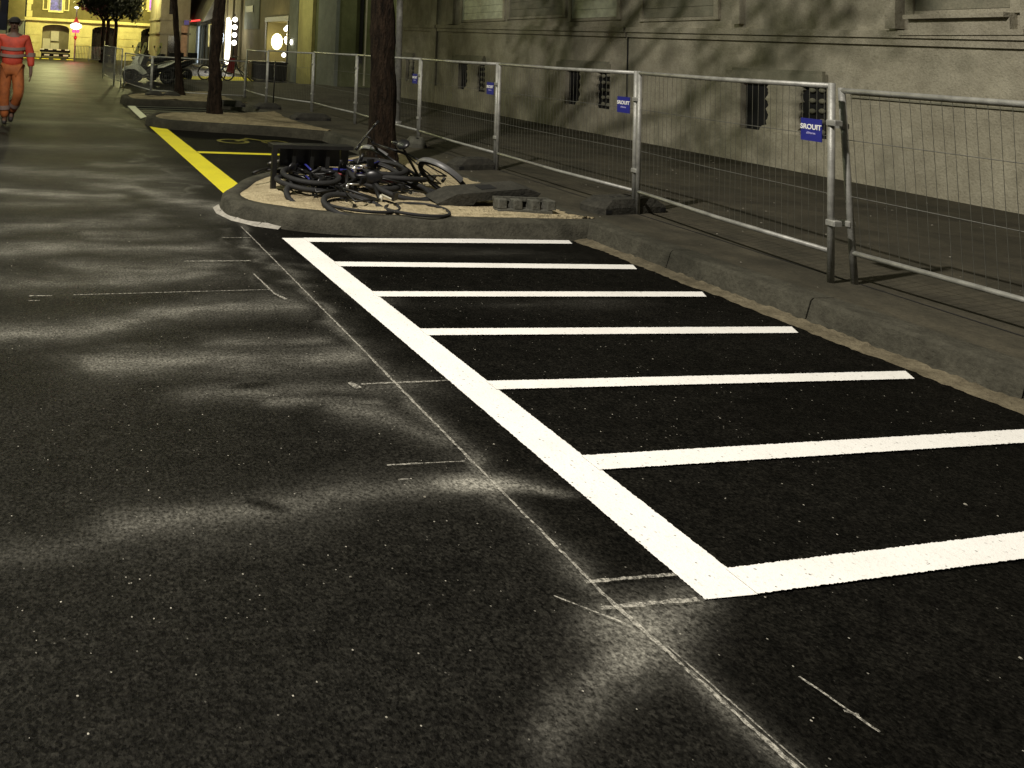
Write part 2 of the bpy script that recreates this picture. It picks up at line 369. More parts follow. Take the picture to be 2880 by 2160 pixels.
def road():
    def axis(lo, hi, step, coarse_lo, coarse_hi): return np.concatenate([np.array(coarse_lo, float), np.arange(lo, hi, step), np.array(coarse_hi, float)])
    xs = axis(-3.0, 2.2, .018, [-90, -40, -20, -10, -5], [2.3, 2.5, 3, 3.5, 4, 4.45, 4.8, 8, 14, 40, 90])
    ys = np.concatenate([[-30, -10, -3, 0, .8], np.arange(1.2, 4.6, .018), np.arange(4.6, 9, .035), np.arange(9, 15, .1), [15.5, 17, 20, 25, 32, 40, 50, 60, 75, 100, 140]])
    X, Y = np.meshgrid(xs, ys); nx, ny = len(xs), len(ys)
    Z = np.zeros_like(X)
    co_ = np.stack([X, Y, Z], -1).reshape(-1, 3)
    me = bpy.data.meshes.new('road'); me.vertices.add(nx * ny); me.vertices.foreach_set('co', co_.ravel())
    i = np.arange((ny - 1) * nx).reshape(ny - 1, nx)[:, :-1].ravel()
    q = np.stack([i, i + 1, i + nx + 1, i + nx], -1)
    me.loops.add(q.size); me.loops.foreach_set('vertex_index', q.ravel().astype(np.int32))
    me.polygons.add(len(q)); me.polygons.foreach_set('loop_start', (np.arange(len(q)) * 4).astype(np.int32))
    me.update(); me.validate()
    a = me.attributes.new('dust', 'FLOAT', 'POINT'); a.data.foreach_set('value', dust_field(X, Y).ravel().astype(np.float32))
    bay = 1 / (1 + np.exp(-(X - 1.62) / .04)) * np.clip((17.5 - Y) / 1, 0, 1)
    bay = np.maximum(bay, np.clip((1.6 - Y) / .8, 0, .35)) * .95
    a = me.attributes.new('bay', 'FLOAT', 'POINT'); a.data.foreach_set('value', bay.ravel().astype(np.float32))
    a = me.attributes.new('polish', 'FLOAT', 'POINT'); a.data.foreach_set('value', np.clip((Y - 12) / 12, 0, 1).ravel().astype(np.float32))
    me.materials.append(M['asphalt']); o = bpy.data.objects.new('road', me); C.objects.link(o); tag(o, kind='structure')
road()

# painted markings: thin sheets with slightly frayed edges
def strip(mb, a, b, wa, wb=None, z=.004, rag=.003, step=.03):
    """a ribbon between the polylines a->b (its two long edges given as end points)"""
    a0, a1 = map(Vector, a); b0, b1 = map(Vector, b); n = max(2, int((a1 - a0).length / step)); v = []
    for i in range(n + 1):
        t = i / n; j = lambda: (rnd.random() - .5) * 2 * rag
        p = a0.lerp(a1, t); q = b0.lerp(b1, t); d = (q - p).normalized()
        p = p + d * j(); q = q + d * j(); v += [(p.x, p.y, z), (q.x, q.y, z)]
    mb.add(v, [(2 * i, 2 * i + 1, 2 * i + 3, 2 * i + 2) for i in range(n)])
mb = MB()
strip(mb, ((1.927, 5.878), (1.927, 1.932)), ((2.112, 5.878), (2.112, 1.932)), 0, rag=.0022, step=.006)
HT = [(5.878, 5.848, .152), (5.227, 5.119, .11), (4.583, 4.502, .096), (3.961, 3.873, .094), (3.313, 3.262, .086), (2.670, 2.683, .098)]
for i, (yl, yr, wd) in enumerate(HT):
    x0 = 2.100; strip(mb, ((x0, yl), (4.43, yr)), ((x0, yl - (wd if i else .12)), (4.37, yr - (wd if i else .135))), 0, z=.0065, rag=.0022, step=.006)
strip(mb, ((2.100, 2.039), (4.43, 2.12)), ((2.100, 1.932), (4.40, 2.01)), 0, z=.0065, rag=.0022, step=.006)
mb.build('parking_marking', 'white', kind='structure')
mb = MB()
strip(mb, ((1.862, 7.32), (1.895, 13.42)), ((2.151, 7.74), (2.166, 13.28)), 0)
strip(mb, ((2.168, 10.535), (4.42, 10.42)), ((2.168, 10.37), (4.42, 10.27)), 0)
mb.build('yellow_bay_marking', 'yellow', kind='structure'); mb = MB()
# pictogram painted in the far yellow bay
def arc2(mb, c, rx, ry, a0, a1, wd, n=16, z=.004):
    v = []
    for i in range(n + 1):
        t = a0 + (a1 - a0) * i / n
        v += [(c[0] + rx * math.cos(t), c[1] + ry * math.sin(t), z), (c[0] + (rx - wd) * math.cos(t), c[1] + (ry - wd) * math.sin(t), z)]
    mb.add(v, [(2 * i, 2 * i + 1, 2 * i + 3, 2 * i + 2) for i in range(n)])
arc2(mb, (2.98, 11.72), .26, .26, 0, 2 * math.pi, .07); arc2(mb, (3.66, 11.72), .22, .24, 0, 2 * math.pi, .06)
mb.quad((3.0, 11.74, .008), (3.30, 12.12, .008), (3.36, 12.06, .008), (3.06, 11.68, .008)); mb.quad((3.28, 12.12, .012), (3.62, 11.72, .012), (3.56, 11.68, .012), (3.24, 12.04, .012))
mb.build('yellow_pictogram', paint('worn_yellow_paint', (0.16, 0.145, 0.03), (0.04, 0.04, 0.02)), kind='structure')
mb = MB()
strip(mb, ((1.935, 17.45), (1.905, 14.74)), ((2.115, 17.50), (2.075, 15.16)), 0)
mb.build('far_bay_edge_marking', paint('greenish_white_paint', (0.62, 0.64, 0.46), (0.3, 0.3, 0.22)), kind='structure')
mb = MB()
for y0 in (17.45, 16.95, 16.45, 16.0, 15.6): strip(mb, ((2.12, y0), (4.40, y0 + .08)), ((2.12, y0 - .09), (4.40, y0 - .01)), 0)
mb.build('far_bay_hatching', 'dimwhite', kind='structure')
mb = MB()
for x0 in (-1.35, -.7, -.1, .65, 1.5): mb.quad((x0, 51.4, .004), (x0 + .45, 51.4, .004), (x0 + .45, 50.3, .004), (x0, 50.3, .004))
mb.quad((5.9, 33.9, .004), (9.6, 35.6, .004), (8.9, 31.9, .004), (5.25, 30.4, .004))
mb.build('crossing_marking', 'yellow', kind='structure')
mb = MB()
def cl(x0, y0, x1, y1, wd, z=.006):
    d = Vector((x1 - x0, y1 - y0)).normalized(); n_ = Vector((-d.y, d.x)) * wd / 2
    strip(mb, ((x0 - n_.x, y0 - n_.y), (x1 - n_.x, y1 - n_.y)), ((x0 + n_.x, y0 + n_.y), (x1 + n_.x, y1 + n_.y)), 0, z=z, rag=wd * .25, step=.02)
for (a, b_, wd) in (((1.69, 6.25), (1.662, 3.59), .010), ((1.66, 3.59), (1.648, 2.66), .012), ((1.648, 2.66), (1.642, 1.99), .010), ((1.642, 1.99), (1.655, 1.81), .014), ((1.655, 1.81), (1.69, 1.40), .012), ((1.675, 1.79), (1.71, 1.40), .005)):
    cl(a[0], a[1], b_[0], b_[1], wd)
for t_ in ((0, 4.56, .13, 4.56, .012), (0, 4.48, .06, 4.48, .008), (.25, 4.57, 1.45, 4.63, .006), (1.03, 5.24, 1.50, 5.245, .014), (1.44, 5.87, 1.67, 5.87, .012), (1.49, 3.32, 1.93, 3.325, .010), (1.31, 2.672, 1.45, 2.672, .008), (1.45, 2.672, 1.62, 2.67, .004),
           (1.31, 2.58, 1.36, 2.58, .006), (1.62, 2.03, 1.92, 2.03, .011), (1.59, 1.93, 1.90, 1.93, .014), (1.49, 1.99, 1.62, 1.87, .006), (1.93, 1.66, 1.965, 1.5, .007), (1.94, 1.56, 1.965, 1.545, .006), (1.44, 4.95, 1.46, 4.56, .012), (1.46, 4.56, 1.50, 4.45, .018), (1.44, 3.34, 1.46, 3.28, .03)): cl(*t_, z=.009)
mb.build('chalk_lines', 'chalk', kind='structure')

# ---------------------------------------------------------------- pavement, kerb, gutter, islands
mb = MB(); mb.box((4.80, -6, -.1), (10.9, 28.2, .147)); mb.box((10.9, 22.7, -.1), (22, 28.2, .147)); mb.build('pavement', 'pave', kind='structure')
mb = MB(); mb.box((9.6, 33.0, -.1), (24, 66, .08)); mb.build('shop_pavement', solid('pale_paving', (0.30, 0.30, 0.22), .6, 0, .2, 2), kind='structure')
mb = MB(); y = -6
while y < 28.2:
    L = 1.0 + rnd.random() * .25; j = rnd.random() * .0025
    y1 = min(y + L, 28.2)
    a_, b2_ = y + .004, y1 - .004
    mb.add([(4.572 + j, a_, -.02), (4.80, a_, -.02), (4.80, b2_, -.02), (4.572 + j, b2_, -.02), (4.625 + j, a_, .135), (4.80, a_, .135), (4.80, b2_, .135), (4.625 + j, b2_, .135)],
           [(0, 3, 2, 1), (0, 1, 5, 4), (2, 3, 7, 6), (3, 0, 4, 7)])
    mb.add([(4.625 + j, y + .004, .135), (4.80, y + .004, .135), (4.80, y1 - .004, .135), (4.625 + j, y1 - .004, .135), (4.645 + j, y + .004, .152), (4.80, y + .004, .152), (4.80, y1 - .004, .152), (4.645 + j, y1 - .004, .152)],
           [(4, 5, 6, 7), (0, 1, 5, 4), (2, 3, 7, 6), (3, 0, 4, 7)])
    y = y1
mb.build('kerb', 'kerb', kind='structure')
mb = MB(); v = []
n = 300
for i in range(n + 1):
    y = -2 + 8 * i / n; e = 4.462 + .016 * math.sin(y * 9) * math.sin(y * 3.1) + (rnd.random() - .5) * .025
    v += [(e + .005, y, .002), (e + .045, y, .009 + rnd.random() * .003), (4.600, y, .018 + rnd.random() * .014)]
mb.add(v, [(3 * i + k, 3 * i + k + 1, 3 * i + k + 4, 3 * i + k + 3) for i in range(n) for k in (0, 1)]); mb.build('gutter_silt', 'gutter', kind='structure')
mb = MB(); v = []
for i in range(181):
    y = -6 + 19 * i / 180; x = 5.245 + .045 * max(0, (y - 3)) + .004 * math.sin(y * 5)
    v += [(x, y, .1495), (x + .02, y, .1495)]
mb.add(v, [(2 * i, 2 * i + 1, 2 * i + 3, 2 * i + 2) for i in range(180)]); mb.build('rail_shadow_strip', 'void', kind='structure')  # dark strip drawn along the fence as its bottom rail's shadow

def smooth_poly(pts, n=5):
    out = []; N = len(pts)
    for i in range(N - 1):
        p0 = Vector(pts[max(i - 1, 0)]); p1 = Vector(pts[i]); p2 = Vector(pts[i + 1]); p3 = Vector(pts[min(i + 2, N - 1)])
        for k in range(n):
            t = k / n; out.append(.5 * ((2 * p1) + (p2 - p0) * t + (2 * p0 - 5 * p1 + 4 * p2 - p3) * t * t + (3 * p1 - p0 - 3 * p2 + p3) * t ** 3))
    out.append(Vector(pts[-1])); return out
def island(front, name, sandname, wid=.15, seed=1, km='kerb', sm='sand'):
    r = random.Random(seed); P = smooth_poly(front, 6); N = len(P)
    nor = []
    for i in range(N):
        d = (P[min(i + 1, N - 1)] - P[max(i - 1, 0)]).normalized(); nor.append(Vector((d.y, -d.x)))   # outward on the right of travel
    sg = 1
    prof = [(.045, -.02), (.03, .03), (.012, .125), (-.012, .146), (-.06, .152), (-wid, .150), (-wid, .05)]
    mb = MB(); v = []
    for i in range(N):
        for o_, z in prof:
            q = P[i] - nor[i] * sg * -o_ if False else P[i] + nor[i] * o_
            v.append((q.x, q.y, z + (r.random() - .5) * .003))
    k = len(prof)
    mb.add(v, [(i * k + j, i * k + j + 1, (i + 1) * k + j + 1, (i + 1) * k + j) for i in range(N - 1) for j in range(k - 1)])
    mb.build(name, km, kind='structure', smooth=True)
    # sand: fan of rows from the inner kerb line to the kerb on the pavement side, slightly heaped
    mb = MB(); inner = [P[i] - nor[i] * (wid - .03) for i in range(N)]; v = []; rows = 14
    for i in range(N):
        q = inner[i]; tx, ty = 4.80, q.y + (0 if q.x > 4.3 else (cy_ - q.y) * .25) if False else q.y
        for j in range(rows + 1):
            t = j / rows; x = q.x + (4.80 - q.x) * t; yy = q.y
            v.append((x, yy, .138 + (.012 + .03 * r.random() * (4 * t * (1 - t)) ** .5) * (1 if 0 < j < rows else 0)))
    mb.add(v, [(i * (rows + 1) + j, i * (rows + 1) + j + 1, (i + 1) * (rows + 1) + j + 1, (i + 1) * (rows + 1) + j) for i in range(N - 1) for j in range(rows)])
    mb.build(sandname, sm, kind='structure', smooth=True)
isl1 = [(4.64, 9.75), (4.1, 9.55), (3.3, 8.95), (2.6, 8.25), (2.12, 7.72), (1.86, 7.25), (1.70, 6.95), (1.68, 6.68), (1.76, 6.46), (1.95, 6.28), (2.25, 6.10), (2.80, 5.96), (3.4, 5.91), (4.0, 5.87), (4.64, 5.85)]
island(isl1, 'kerb_island', 'sand', seed=1)
isl2 = [(4.64, 15.5), (3.9, 15.05), (2.9, 14.85), (2.25, 14.6), (1.99, 14.2), (1.90, 13.75), (1.98, 13.38), (2.25, 13.12), (2.95, 12.86), (4.0, 12.52), (4.64, 12.1)]
M['kerb2'] = stone('darker_kerb_granite', (0.028, 0.026, 0.018), (0.055, 0.051, 0.036), (0.015, 0.015, 0.010), 7, 0.6)  # darker version of the kerb granite for the two far islands
M['sand2'] = stone('darker_sand', (0.20, 0.165, 0.10), (0.33, 0.28, 0.17), (0.06, 0.05, 0.03), 6, 1.0)  # darker sand for the two far islands
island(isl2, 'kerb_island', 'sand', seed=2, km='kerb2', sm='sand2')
isl3 = [(4.64, 21.3), (3.5, 20.8), (2.5, 19.9), (2.0, 19.1), (1.93, 18.3), (2.02, 17.75), (2.4, 17.6), (3.2, 17.6), (4.64, 17.4)]
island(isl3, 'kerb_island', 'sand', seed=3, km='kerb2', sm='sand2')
# white spray over the tip of the near island
mb = MB()
pz = [(1.645, 6.98), (1.625, 6.75), (1.70, 6.48), (1.86, 6.28), (2.02, 6.19)]
for a, b_ in zip(pz[:-1], pz[1:]):
    mb.quad((a[0] - .04, a[1] - .03, .004), (b_[0] - .04, b_[1] - .04, .004), (b_[0] + .02, b_[1] + .02, .030), (a[0] + .02, a[1], .030))
mb.build('spray_dust', solid('spray_dust', (0.33, 0.31, 0.27), .9, 0, .3, 30), kind='structure')
mb = MB()
mb.add([(1.90, 6.275, .02), (1.925, 6.262, .02), (1.935, 6.290, .13), (1.915, 6.30, .13)], [(0, 1, 2, 3)]); mb.build('paint_splash', 'dimwhite', kind='structure')

# ---------------------------------------------------------------- stone building along the pavement
WB = Vector((10.28, 8.0, 0)); wu = Vector((.055, 1, 0)).normalized(); wo = Vector((-wu.y, wu.x, 0))   # along the wall, out to the street
kk = 1 / wu.y
def wbox(mb, y0, y1, o0, o1, z0, z1, z0b=None, z1b=None):
    """block on the facade: between world Y y0..y1, standing o0..o1 proud of it"""
    u0, u1 = (y0 - 8) * kk, (y1 - 8) * kk; z0b = z0 if z0b is None else z0b; z1b = z1 if z1b is None else z1b; v = []
    for u, za, zb in ((u0, z0, z1), (u1, z0b, z1b)):
        for o_ in (o0, o1):
            for z in (za, zb):
                p = WB + wu * u + wo * o_; v.append((p.x, p.y, z))
    mb.add(v, [(0, 1, 3, 2), (4, 6, 7, 5), (0, 4, 5, 1), (2, 3, 7, 6), (0, 2, 6, 4), (1, 5, 7, 3)])
hall = thing('stone_building', 'long grubby limestone building with cellar openings behind the mesh fence', 'building', (10.4, 8, .147))
vents = [(8.55, 9.92), (12.85, 14.22), (17.45, 18.85), (21.62, 22.25)]
ledge = lambda y: 2.02 + .022 * (y - 8)
mb = MB(); ys_ = [-6] ; 
for a, b_ in vents: ys_ += [a, b_]
ys_ += [22.7]
for i in range(0, len(ys_), 2): wbox(mb, ys_[i], ys_[i + 1], -.5, 0, 0, 2.0 if False else 9)
for a, b_ in vents: wbox(mb, a, b_, -.5, 0, 1.36, 9); wbox(mb, a, b_, -.5, 0, 0, .62); wbox(mb, a, b_, -.5, -.17, .62, 1.36)
mb.build('wall', 'wall', hall)
mb = MB()
edges = [-6, 12.38, 20.14, 22.7]
for a, b_ in zip(edges[:-1], edges[1:]): wbox(mb, a + .012, b_ - .012, 0, .05, 0, .64)
each(mb, 'plinth', 'wall', hall)
mb = MB()
for a, b_ in zip(edges[:-1], edges[1:]):
    a2 = a + .03 if a > 0 else a; b2 = b_ - .03
    wbox(mb, a2, b2, 0, .08, ledge(a2) - .02, ledge(a2) + .07, ledge(b2) - .02, ledge(b2) + .07)
    wbox(mb, a2, b2, 0, .045, ledge(a2) - .11, ledge(a2) - .02, ledge(b2) - .11, ledge(b2) - .02)
mb.build('string_course', 'wall', hall)
mb = MB()
for (a, b_) in ((8.5, 22.7), (-6, 8.25)):
    pass
wbox(mb, -6, 8.2, 0, .03, 1.22, 1.24); wbox(mb, -6, 8.2, 0, .035, 1.27, 1.285)
each(mb, 'wall_moulding', 'wall2', hall)
mb = MB()
for yj in (12.38, 20.14): wbox(mb, yj - .02, yj + .02, 0, .004, .64, ledge(yj) - .1)
each(mb, 'wall_joint', 'void', hall)
for a, b_ in vents:
    mb = MB(); wbox(mb, a - .02, b_ + .18, 0, .09, 1.385, 1.50); wbox(mb, a + .02, b_ + .10, 0, .05, 1.50, 1.54)
    lt = mb.build('lintel', 'wall2', hall)
    mb = MB(); wbox(mb, a + .005, b_ - .005, -.165, -.09, .625, 1.355); mb.build('cellar_opening', 'void', hall)
    # infill slab with a scalloped edge standing in the opening
    r = random.Random(int(a * 10)); L = b_ - a; mb = MB(); c0 = a + L * (.30 if L > 1 else .45); c1 = b_ - L * .28
    n = 26; left = []; right = []
    for i in range(n + 1):
        t = i / n; z = .62 + .74 * t; sc = abs(math.sin(t * math.pi * 4.5)) * .045 + (r.random() - .5) * .03
        left.append((c0 + sc - .18 * max(0, t - .65), z)); right.append((c1 - sc + (.12 if t < .15 else 0) - .14 * max(0, t - .8), z))
    v = []
    for (yl, z), (yr, _) in zip(left, right):
        for yy, o_ in ((yl, -.05), (yl + .03, -.02), ((yl + yr) / 2, -.005), (yr - .03, -.02), (yr, -.05)):
            p = WB + wu * ((yy - 8) * kk) + wo * (o_ + (r.random() - .5) * .012); v.append((p.x, p.y, z))
    k = 5; mb.add(v, [(i * k + j, (i + 1) * k + j, (i + 1) * k + j + 1, i * k + j + 1) for i in range(n) for j in range(k - 1)])
    for i in range(n):
        for j0, in ((0,), (4,)):
            p = Vector(mb.v[i * k + j0]); q = Vector(mb.v[(i + 1) * k + j0]); mb.quad(p, q, q - wo * .05, p - wo * .05)
    mb.build('cellar_infill', 'wall', hall, smooth=True)
    # scrolled iron: rows of studs beside the slab
    mb = MB()
    for yy in ((a + .12, a + .26) if L > 1 else (a + .1,)):
        for z in (.72, .86, 1.0, 1.14, 1.27):
            p = WB + wu * ((yy - 8) * kk) - wo * .06
            mb.ball((p.x, p.y, z + (r.random() - .5) * .03), (.03, .045, .035), 8, 6)
    mb.build('grille', 'wall2', hall, kind='stuff')
# upper storey: window frames, shutters and panels above the string course
def wframe(y0, y1, z0, z1, mat, wd=.09, pr=.05, name='window'):
    mb = MB(); wbox(mb, y0, y0 + wd, 0, pr, z0, z1); wbox(mb, y1 - wd, y1, 0, pr, z0, z1); wbox(mb, y0 + wd, y1 - wd, 0, pr, z1 - wd, z1); wbox(mb, y0 + wd, y1 - wd, 0, pr * .6, z0, z0 + wd * .6)
    fr = mb.build(name, 'wall', hall)
    mb = MB(); z = z0 + wd * .6
    while z < z1 - wd - .02:
        z2 = min(z + .17, z1 - wd); wbox(mb, y0 + wd, y1 - wd, .004, .022, z + .006, z2); z = z2
    mb.build('panel', mat, fr); return fr
wframe(16.55, 18.75, 2.40, 5.2, 'shutter'); wframe(14.2, 16.45, 2.42, 5.2, 'wall2', name='wall_panel'); wframe(12.55, 14.1, 2.33, 4.8, 'shutter'); wframe(10.3, 12.05, 2.28, 4.8, 'wall2', name='wall_panel')
mb = MB(); wbox(mb, 6.30, 7.56, 0, .10, 2.02, 2.08); wbox(mb, 6.42, 7.44, .10, .18, 2.21, 2.26); wbox(mb, 6.42, 7.44, 0, .10, 2.08, 2.26); mb.build('window_sill', 'wall', hall)
wframe(6.36, 7.52, 2.26, 4.6, 'wall2'); wframe(1.5, 5.2, 2.26, 4.6, 'wall2')
mb = MB(); wbox(mb, 7.56, 7.68, 0, .14, 2.10, 5); wbox(mb, 6.20, 6.30, 0, .14, 2.10, 5); wbox(mb, 9.85, 9.98, 0, .10, 2.2, 5)
wbox(mb, 19.1, 19.5, 0, .08, 2.36, 5); wbox(mb, 20.14, 20.5, 0, .05, .64, 5); each(mb, 'pilaster', 'wall', hall)
mb = MB(); wbox(mb, -6, 22.7, -.1, .35, 9, 9.4); mb.build('cornice', 'wall', hall)

mb = MB(); r = random.Random(12)
for k in range(260):
    if k < 110: x, y, z = r.uniform(4.85, 9.8), r.uniform(2.5, 12), .15
    elif k < 190:
        y = r.uniform(6.3, 8.8); x = r.uniform(2.3 + max(0, y - 7.4), 4.7); z = .165
    else: x, y, z = r.uniform(-1.5, 4.4), r.uniform(1.6, 9), .003
    s_ = r.uniform(.002, .007) * (1.6 if k < 190 else .8); mb.ball((x, y, z), (s_, s_ * r.uniform(.6, 1.4), s_ * .6), 5, 4)
mb.build('grit', stone('grit', (.16, .15, .12), (.40, .38, .32), (.10, .09, .07), 30, .2), kind='stuff', label='scattered grit and small stones on the pavement and road', cat='grit')

# ---------------------------------------------------------------- mesh fence
FZ = .147
def panel(a, b, h=1.25, label='', sign=False, lean=None, wires=True, zb=FZ):
    a = Vector(a); b = Vector(b); d = (b - a).normalized(); n_ = Vector((-d.y, d.x)); n3 = Vector((n_.x, n_.y, 0)); D3 = Vector((d.x, d.y, 0))
    A = Vector((a.x, a.y, zb)) + D3 * .025; B = Vector((b.x, b.y, zb)) - D3 * .025
    root = thing('mesh_fence', label, 'fence', (a.x, a.y, zb), 'mesh fences standing along the pavement')
    up = Vector((0, 0, 1)); ta = A + up * h; tb = B + up * h
    if lean is not None: ta = ta + D3 * lean
    MB().tube([A, ta], .020, 10).build('post', 'galv', root, True); MB().tube([B, tb], .020, 10).build('post', 'galv', root, True)
    t0 = A.lerp(ta, .985); t1 = B.lerp(tb, .985)
    mid = (t0 + t1) / 2 - up * .006
    MB().tube([t0, mid, t1], .019, 10).build('rail', 'galv', root, True)
    b0 = A.lerp(ta, .155); b1 = B.lerp(tb, .155); MB().tube([b0, (b0 + b1) / 2 - up * .01, b1], .017, 10).build('rail', 'galv', root, True)
    for f in (.30, .80):
        c = A.lerp(ta, f) + D3 * -.02; MB(Matrix.Translation(c) @ Matrix.Rotation(math.atan2(d.y, d.x), 4, 'Z')).bbox((-.035, -.03, -.018), (.035, .03, .018), .006).build('clamp', 'galv', root)
    if wires:
        mb = MB(); L = (B - A).length; k = int(L / .055)
        for i in range(1, k):
            t = i / k; p = b0.lerp(b1, t); q = t0.lerp(t1, t); w_ = n3 * (.004 * math.sin(t * 9) + .003 * (rnd.random() - .5))
            mb.tube([p + w_, (p + q) / 2 + w_ * 2, q + w_], .0017, 3, False)
        for f in (.44, .73):
            mb.tube([A.lerp(ta, f), (A.lerp(ta, f) + B.lerp(tb, f)) / 2 - up * .006, B.lerp(tb, f)], .0026, 4, False)
        mb.build('mesh_infill', 'wire', root)
    if sign:
        c = A + D3 * .14 + up * .975 + n3 * .012; w2, h2 = .082, .075
        mb = MB(); q = [c - D3 * w2 - up * h2, c + D3 * w2 - up * h2, c + D3 * w2 + up * h2, c - D3 * w2 + up * h2]
        mb.add([p - n3 * .002 for p in q] + [p + n3 * .003 for p in q], [(3, 2, 1, 0), (4, 5, 6, 7), (0, 1, 5, 4), (1, 2, 6, 5), (2, 3, 7, 6), (3, 0, 4, 7)])
        sp = mb.build('sign_plate', 'blue', root)
        xd = -D3
        text('lettering', 'SROUIT', .048, c + n3 * .0045 + up * .018, xd, up, 'letter', sp)
        text('small_lettering', 'clôtures', .022, c + n3 * .0045 - up * .022, xd, up, 'letter2', sp)
    return root
panel((5.13, 4.20), (5.40, 6.22), 1.30, 'mesh fence ending at the two nearest posts, with the largest blue sign', True)
p_near = panel((5.28, 4.215), (5.30, 2.0), 1.27, 'mesh fence at the right edge, its end post leaning away', False, -.09)
panel((5.40, 6.22), (5.47, 8.55), 1.30, 'mesh fence rising from the big rubber block, with the mid sized blue sign', True)
panel((5.47, 8.55), (5.64, 10.85), 1.30, 'mesh fence right of the grey pole with a small blue sign on its near end', True)
panel((5.64, 10.85), (5.78, 13.60), 1.30, 'mesh fence passing behind the near tree trunk and grey pole', True, wires=True)
panel((5.78, 13.60), (5.76, 15.90), 1.30, 'mesh fence just left of the near tree trunk', False)
panel((5.76, 15.90), (5.20, 17.50), 1.28, 'mesh fence in front of the pale yellow pilaster', False)
panel((5.20, 17.50), (5.25, 19.6), 1.26, 'mesh fence in front of the lit doorway', False)
panel((5.25, 19.6), (2.86, 20.4), 1.08, 'mesh fence turned across the road end, behind the two far tree trunks', False, zb=.02)
panel((2.86, 20.4), (2.50, 23.9), 1.08, 'mesh fence standing in front of the parked scooters', False, zb=.02)
panel((2.42, 24.0), (2.36, 25.9), 1.22, 'mesh fence seen edge on beside the scooters', False, zb=.0)
panel((2.30, 25.0), (2.22, 28.9), 1.25, 'mesh fence seen edge on, furthest along the kerb line', False, zb=.0)

def foot(label, loc, rz, mat='rubber', L=.66, W=.24, H=.13, rx=0, ry=0, slots=True):
    T = frame(loc, rz, rx, ry); root = thing('fence_block', label, 'fence block', loc, 'blocks that weigh the fence down')
    mb = MB(T); c = .12
    def ring(x, w_, z): return [(-x, -w_ + .05, z), (-x + .05, -w_, z), (x - .05, -w_, z), (x, -w_ + .05, z), (x, w_ - .05, z), (x - .05, w_, z), (-x + .05, w_, z), (-x, w_ - .05, z)]
    v = ring(L / 2, W / 2, 0) + ring(L / 2, W / 2, H * .45) + ring(L / 2 - c, W / 2 - .03, H); f = [tuple(range(7, -1, -1)), tuple(range(16, 24))]
    for k in (0, 8):
        for i in range(8): f.append((k + i, k + (i + 1) % 8, k + 8 + (i + 1) % 8, k + 8 + i))
    mb.add(v, f); mb.build('block_body', mat, root)
    if slots:
        mb = MB(T)
        for x in (-.14, -.05, .05, .14): mb.cyl((x, 0, H - .002), (x, 0, H + .002), .022, 12)
        for sx in (-1, 1): mb.box((sx * L * .40 - .035, -W / 2 - .002, .01), (sx * L * .40 + .035, -W / 2 + .01, .045))
        each(mb, 'post_socket', 'void', root)
    return root
foot('dark rubber block holding the fence posts beside the kerb', (5.36, 6.33, FZ), .18, L=.85, W=.28, H=.13)
foot('dark rubber block at the fence post behind the tilted slab', (5.20, 8.62, FZ), .2)
foot('pale concrete block at the fence post right of the tree trunk', (5.48, 10.6, FZ), 1.2, 'concrete', .5)
foot('dark rubber block under the fence left of the near tree', (5.05, 14.0, FZ), .1, L=.8)
foot('black rubber block behind the second tree, with a thin post', (4.85, 16.2, FZ), .1, L=.6)
foot('black rubber slab leaning behind the second tree trunk', (4.1, 16.6, FZ), -.1, L=.7)
foot('small dark block on the third island by its kerb', (2.75, 18.9, FZ), .1, L=.45, H=.12)
foot('small dark block on the third island under the fence end', (3.2, 19.0, FZ), .0, L=.42, H=.12)
# two blocks lying on the near island: a slab tipped onto a slotted one
sl = thing('fence_block', 'big chamfered slab tipped up on the sand with its right end raised', 'fence block', (3.95, 6.5, .15), 'blocks that weigh the fence down')
T = frame((3.99, 6.46, .262), -.12, .06, -.11); mb = MB(T)
prof = [(-.47, -.02), (-.40, -.055), (-.14, -.055), (-.11, -.025), (.22, -.03), (.45, -.035), (.49, .0), (.36, .055), (-.28, .05)]
n_ = len(prof); wv = .15
v = [(x, -wv, z) for x, z in prof] + [(x, wv, z) for x, z in prof]
mb.add(v, [tuple(range(n_)), tuple(range(2 * n_ - 1, n_ - 1, -1))] + [(i, n_ + i, n_ + (i + 1) % n_, (i + 1) % n_) for i in range(n_)]); mb.build('block_body', 'rubber', sl)
mb = MB(T); mb.box((-.02, -.07, .052), (.12, .07, .058)); mb.build('moulded_recess', 'void', sl)
sb = thing('fence_block', 'small slotted block lying on its side at the sand edge by the kerb corner', 'fence block', (4.2, 6.12, .15), 'blocks that weigh the fence down')
T = frame((4.22, 6.16, .150), -.12, -.05, 0); mb = MB(T)
mb.bbox((-.25, -.05, 0), (.25, .06, .045), .012)
for x0 in (-.25, -.11, .05, .19): mb.bbox((x0, -.05, .044), (x0 + .085, .06, .125), .01)
mb.box((-.25, .03, .10), (.25, .065, .135)); mb.build('block_body', 'concrete', sb)
mb = MB(T); mb.box((-.24, .066, .01), (.24, .072, .12)); mb.build('rubber_pad', 'rubber', sb)

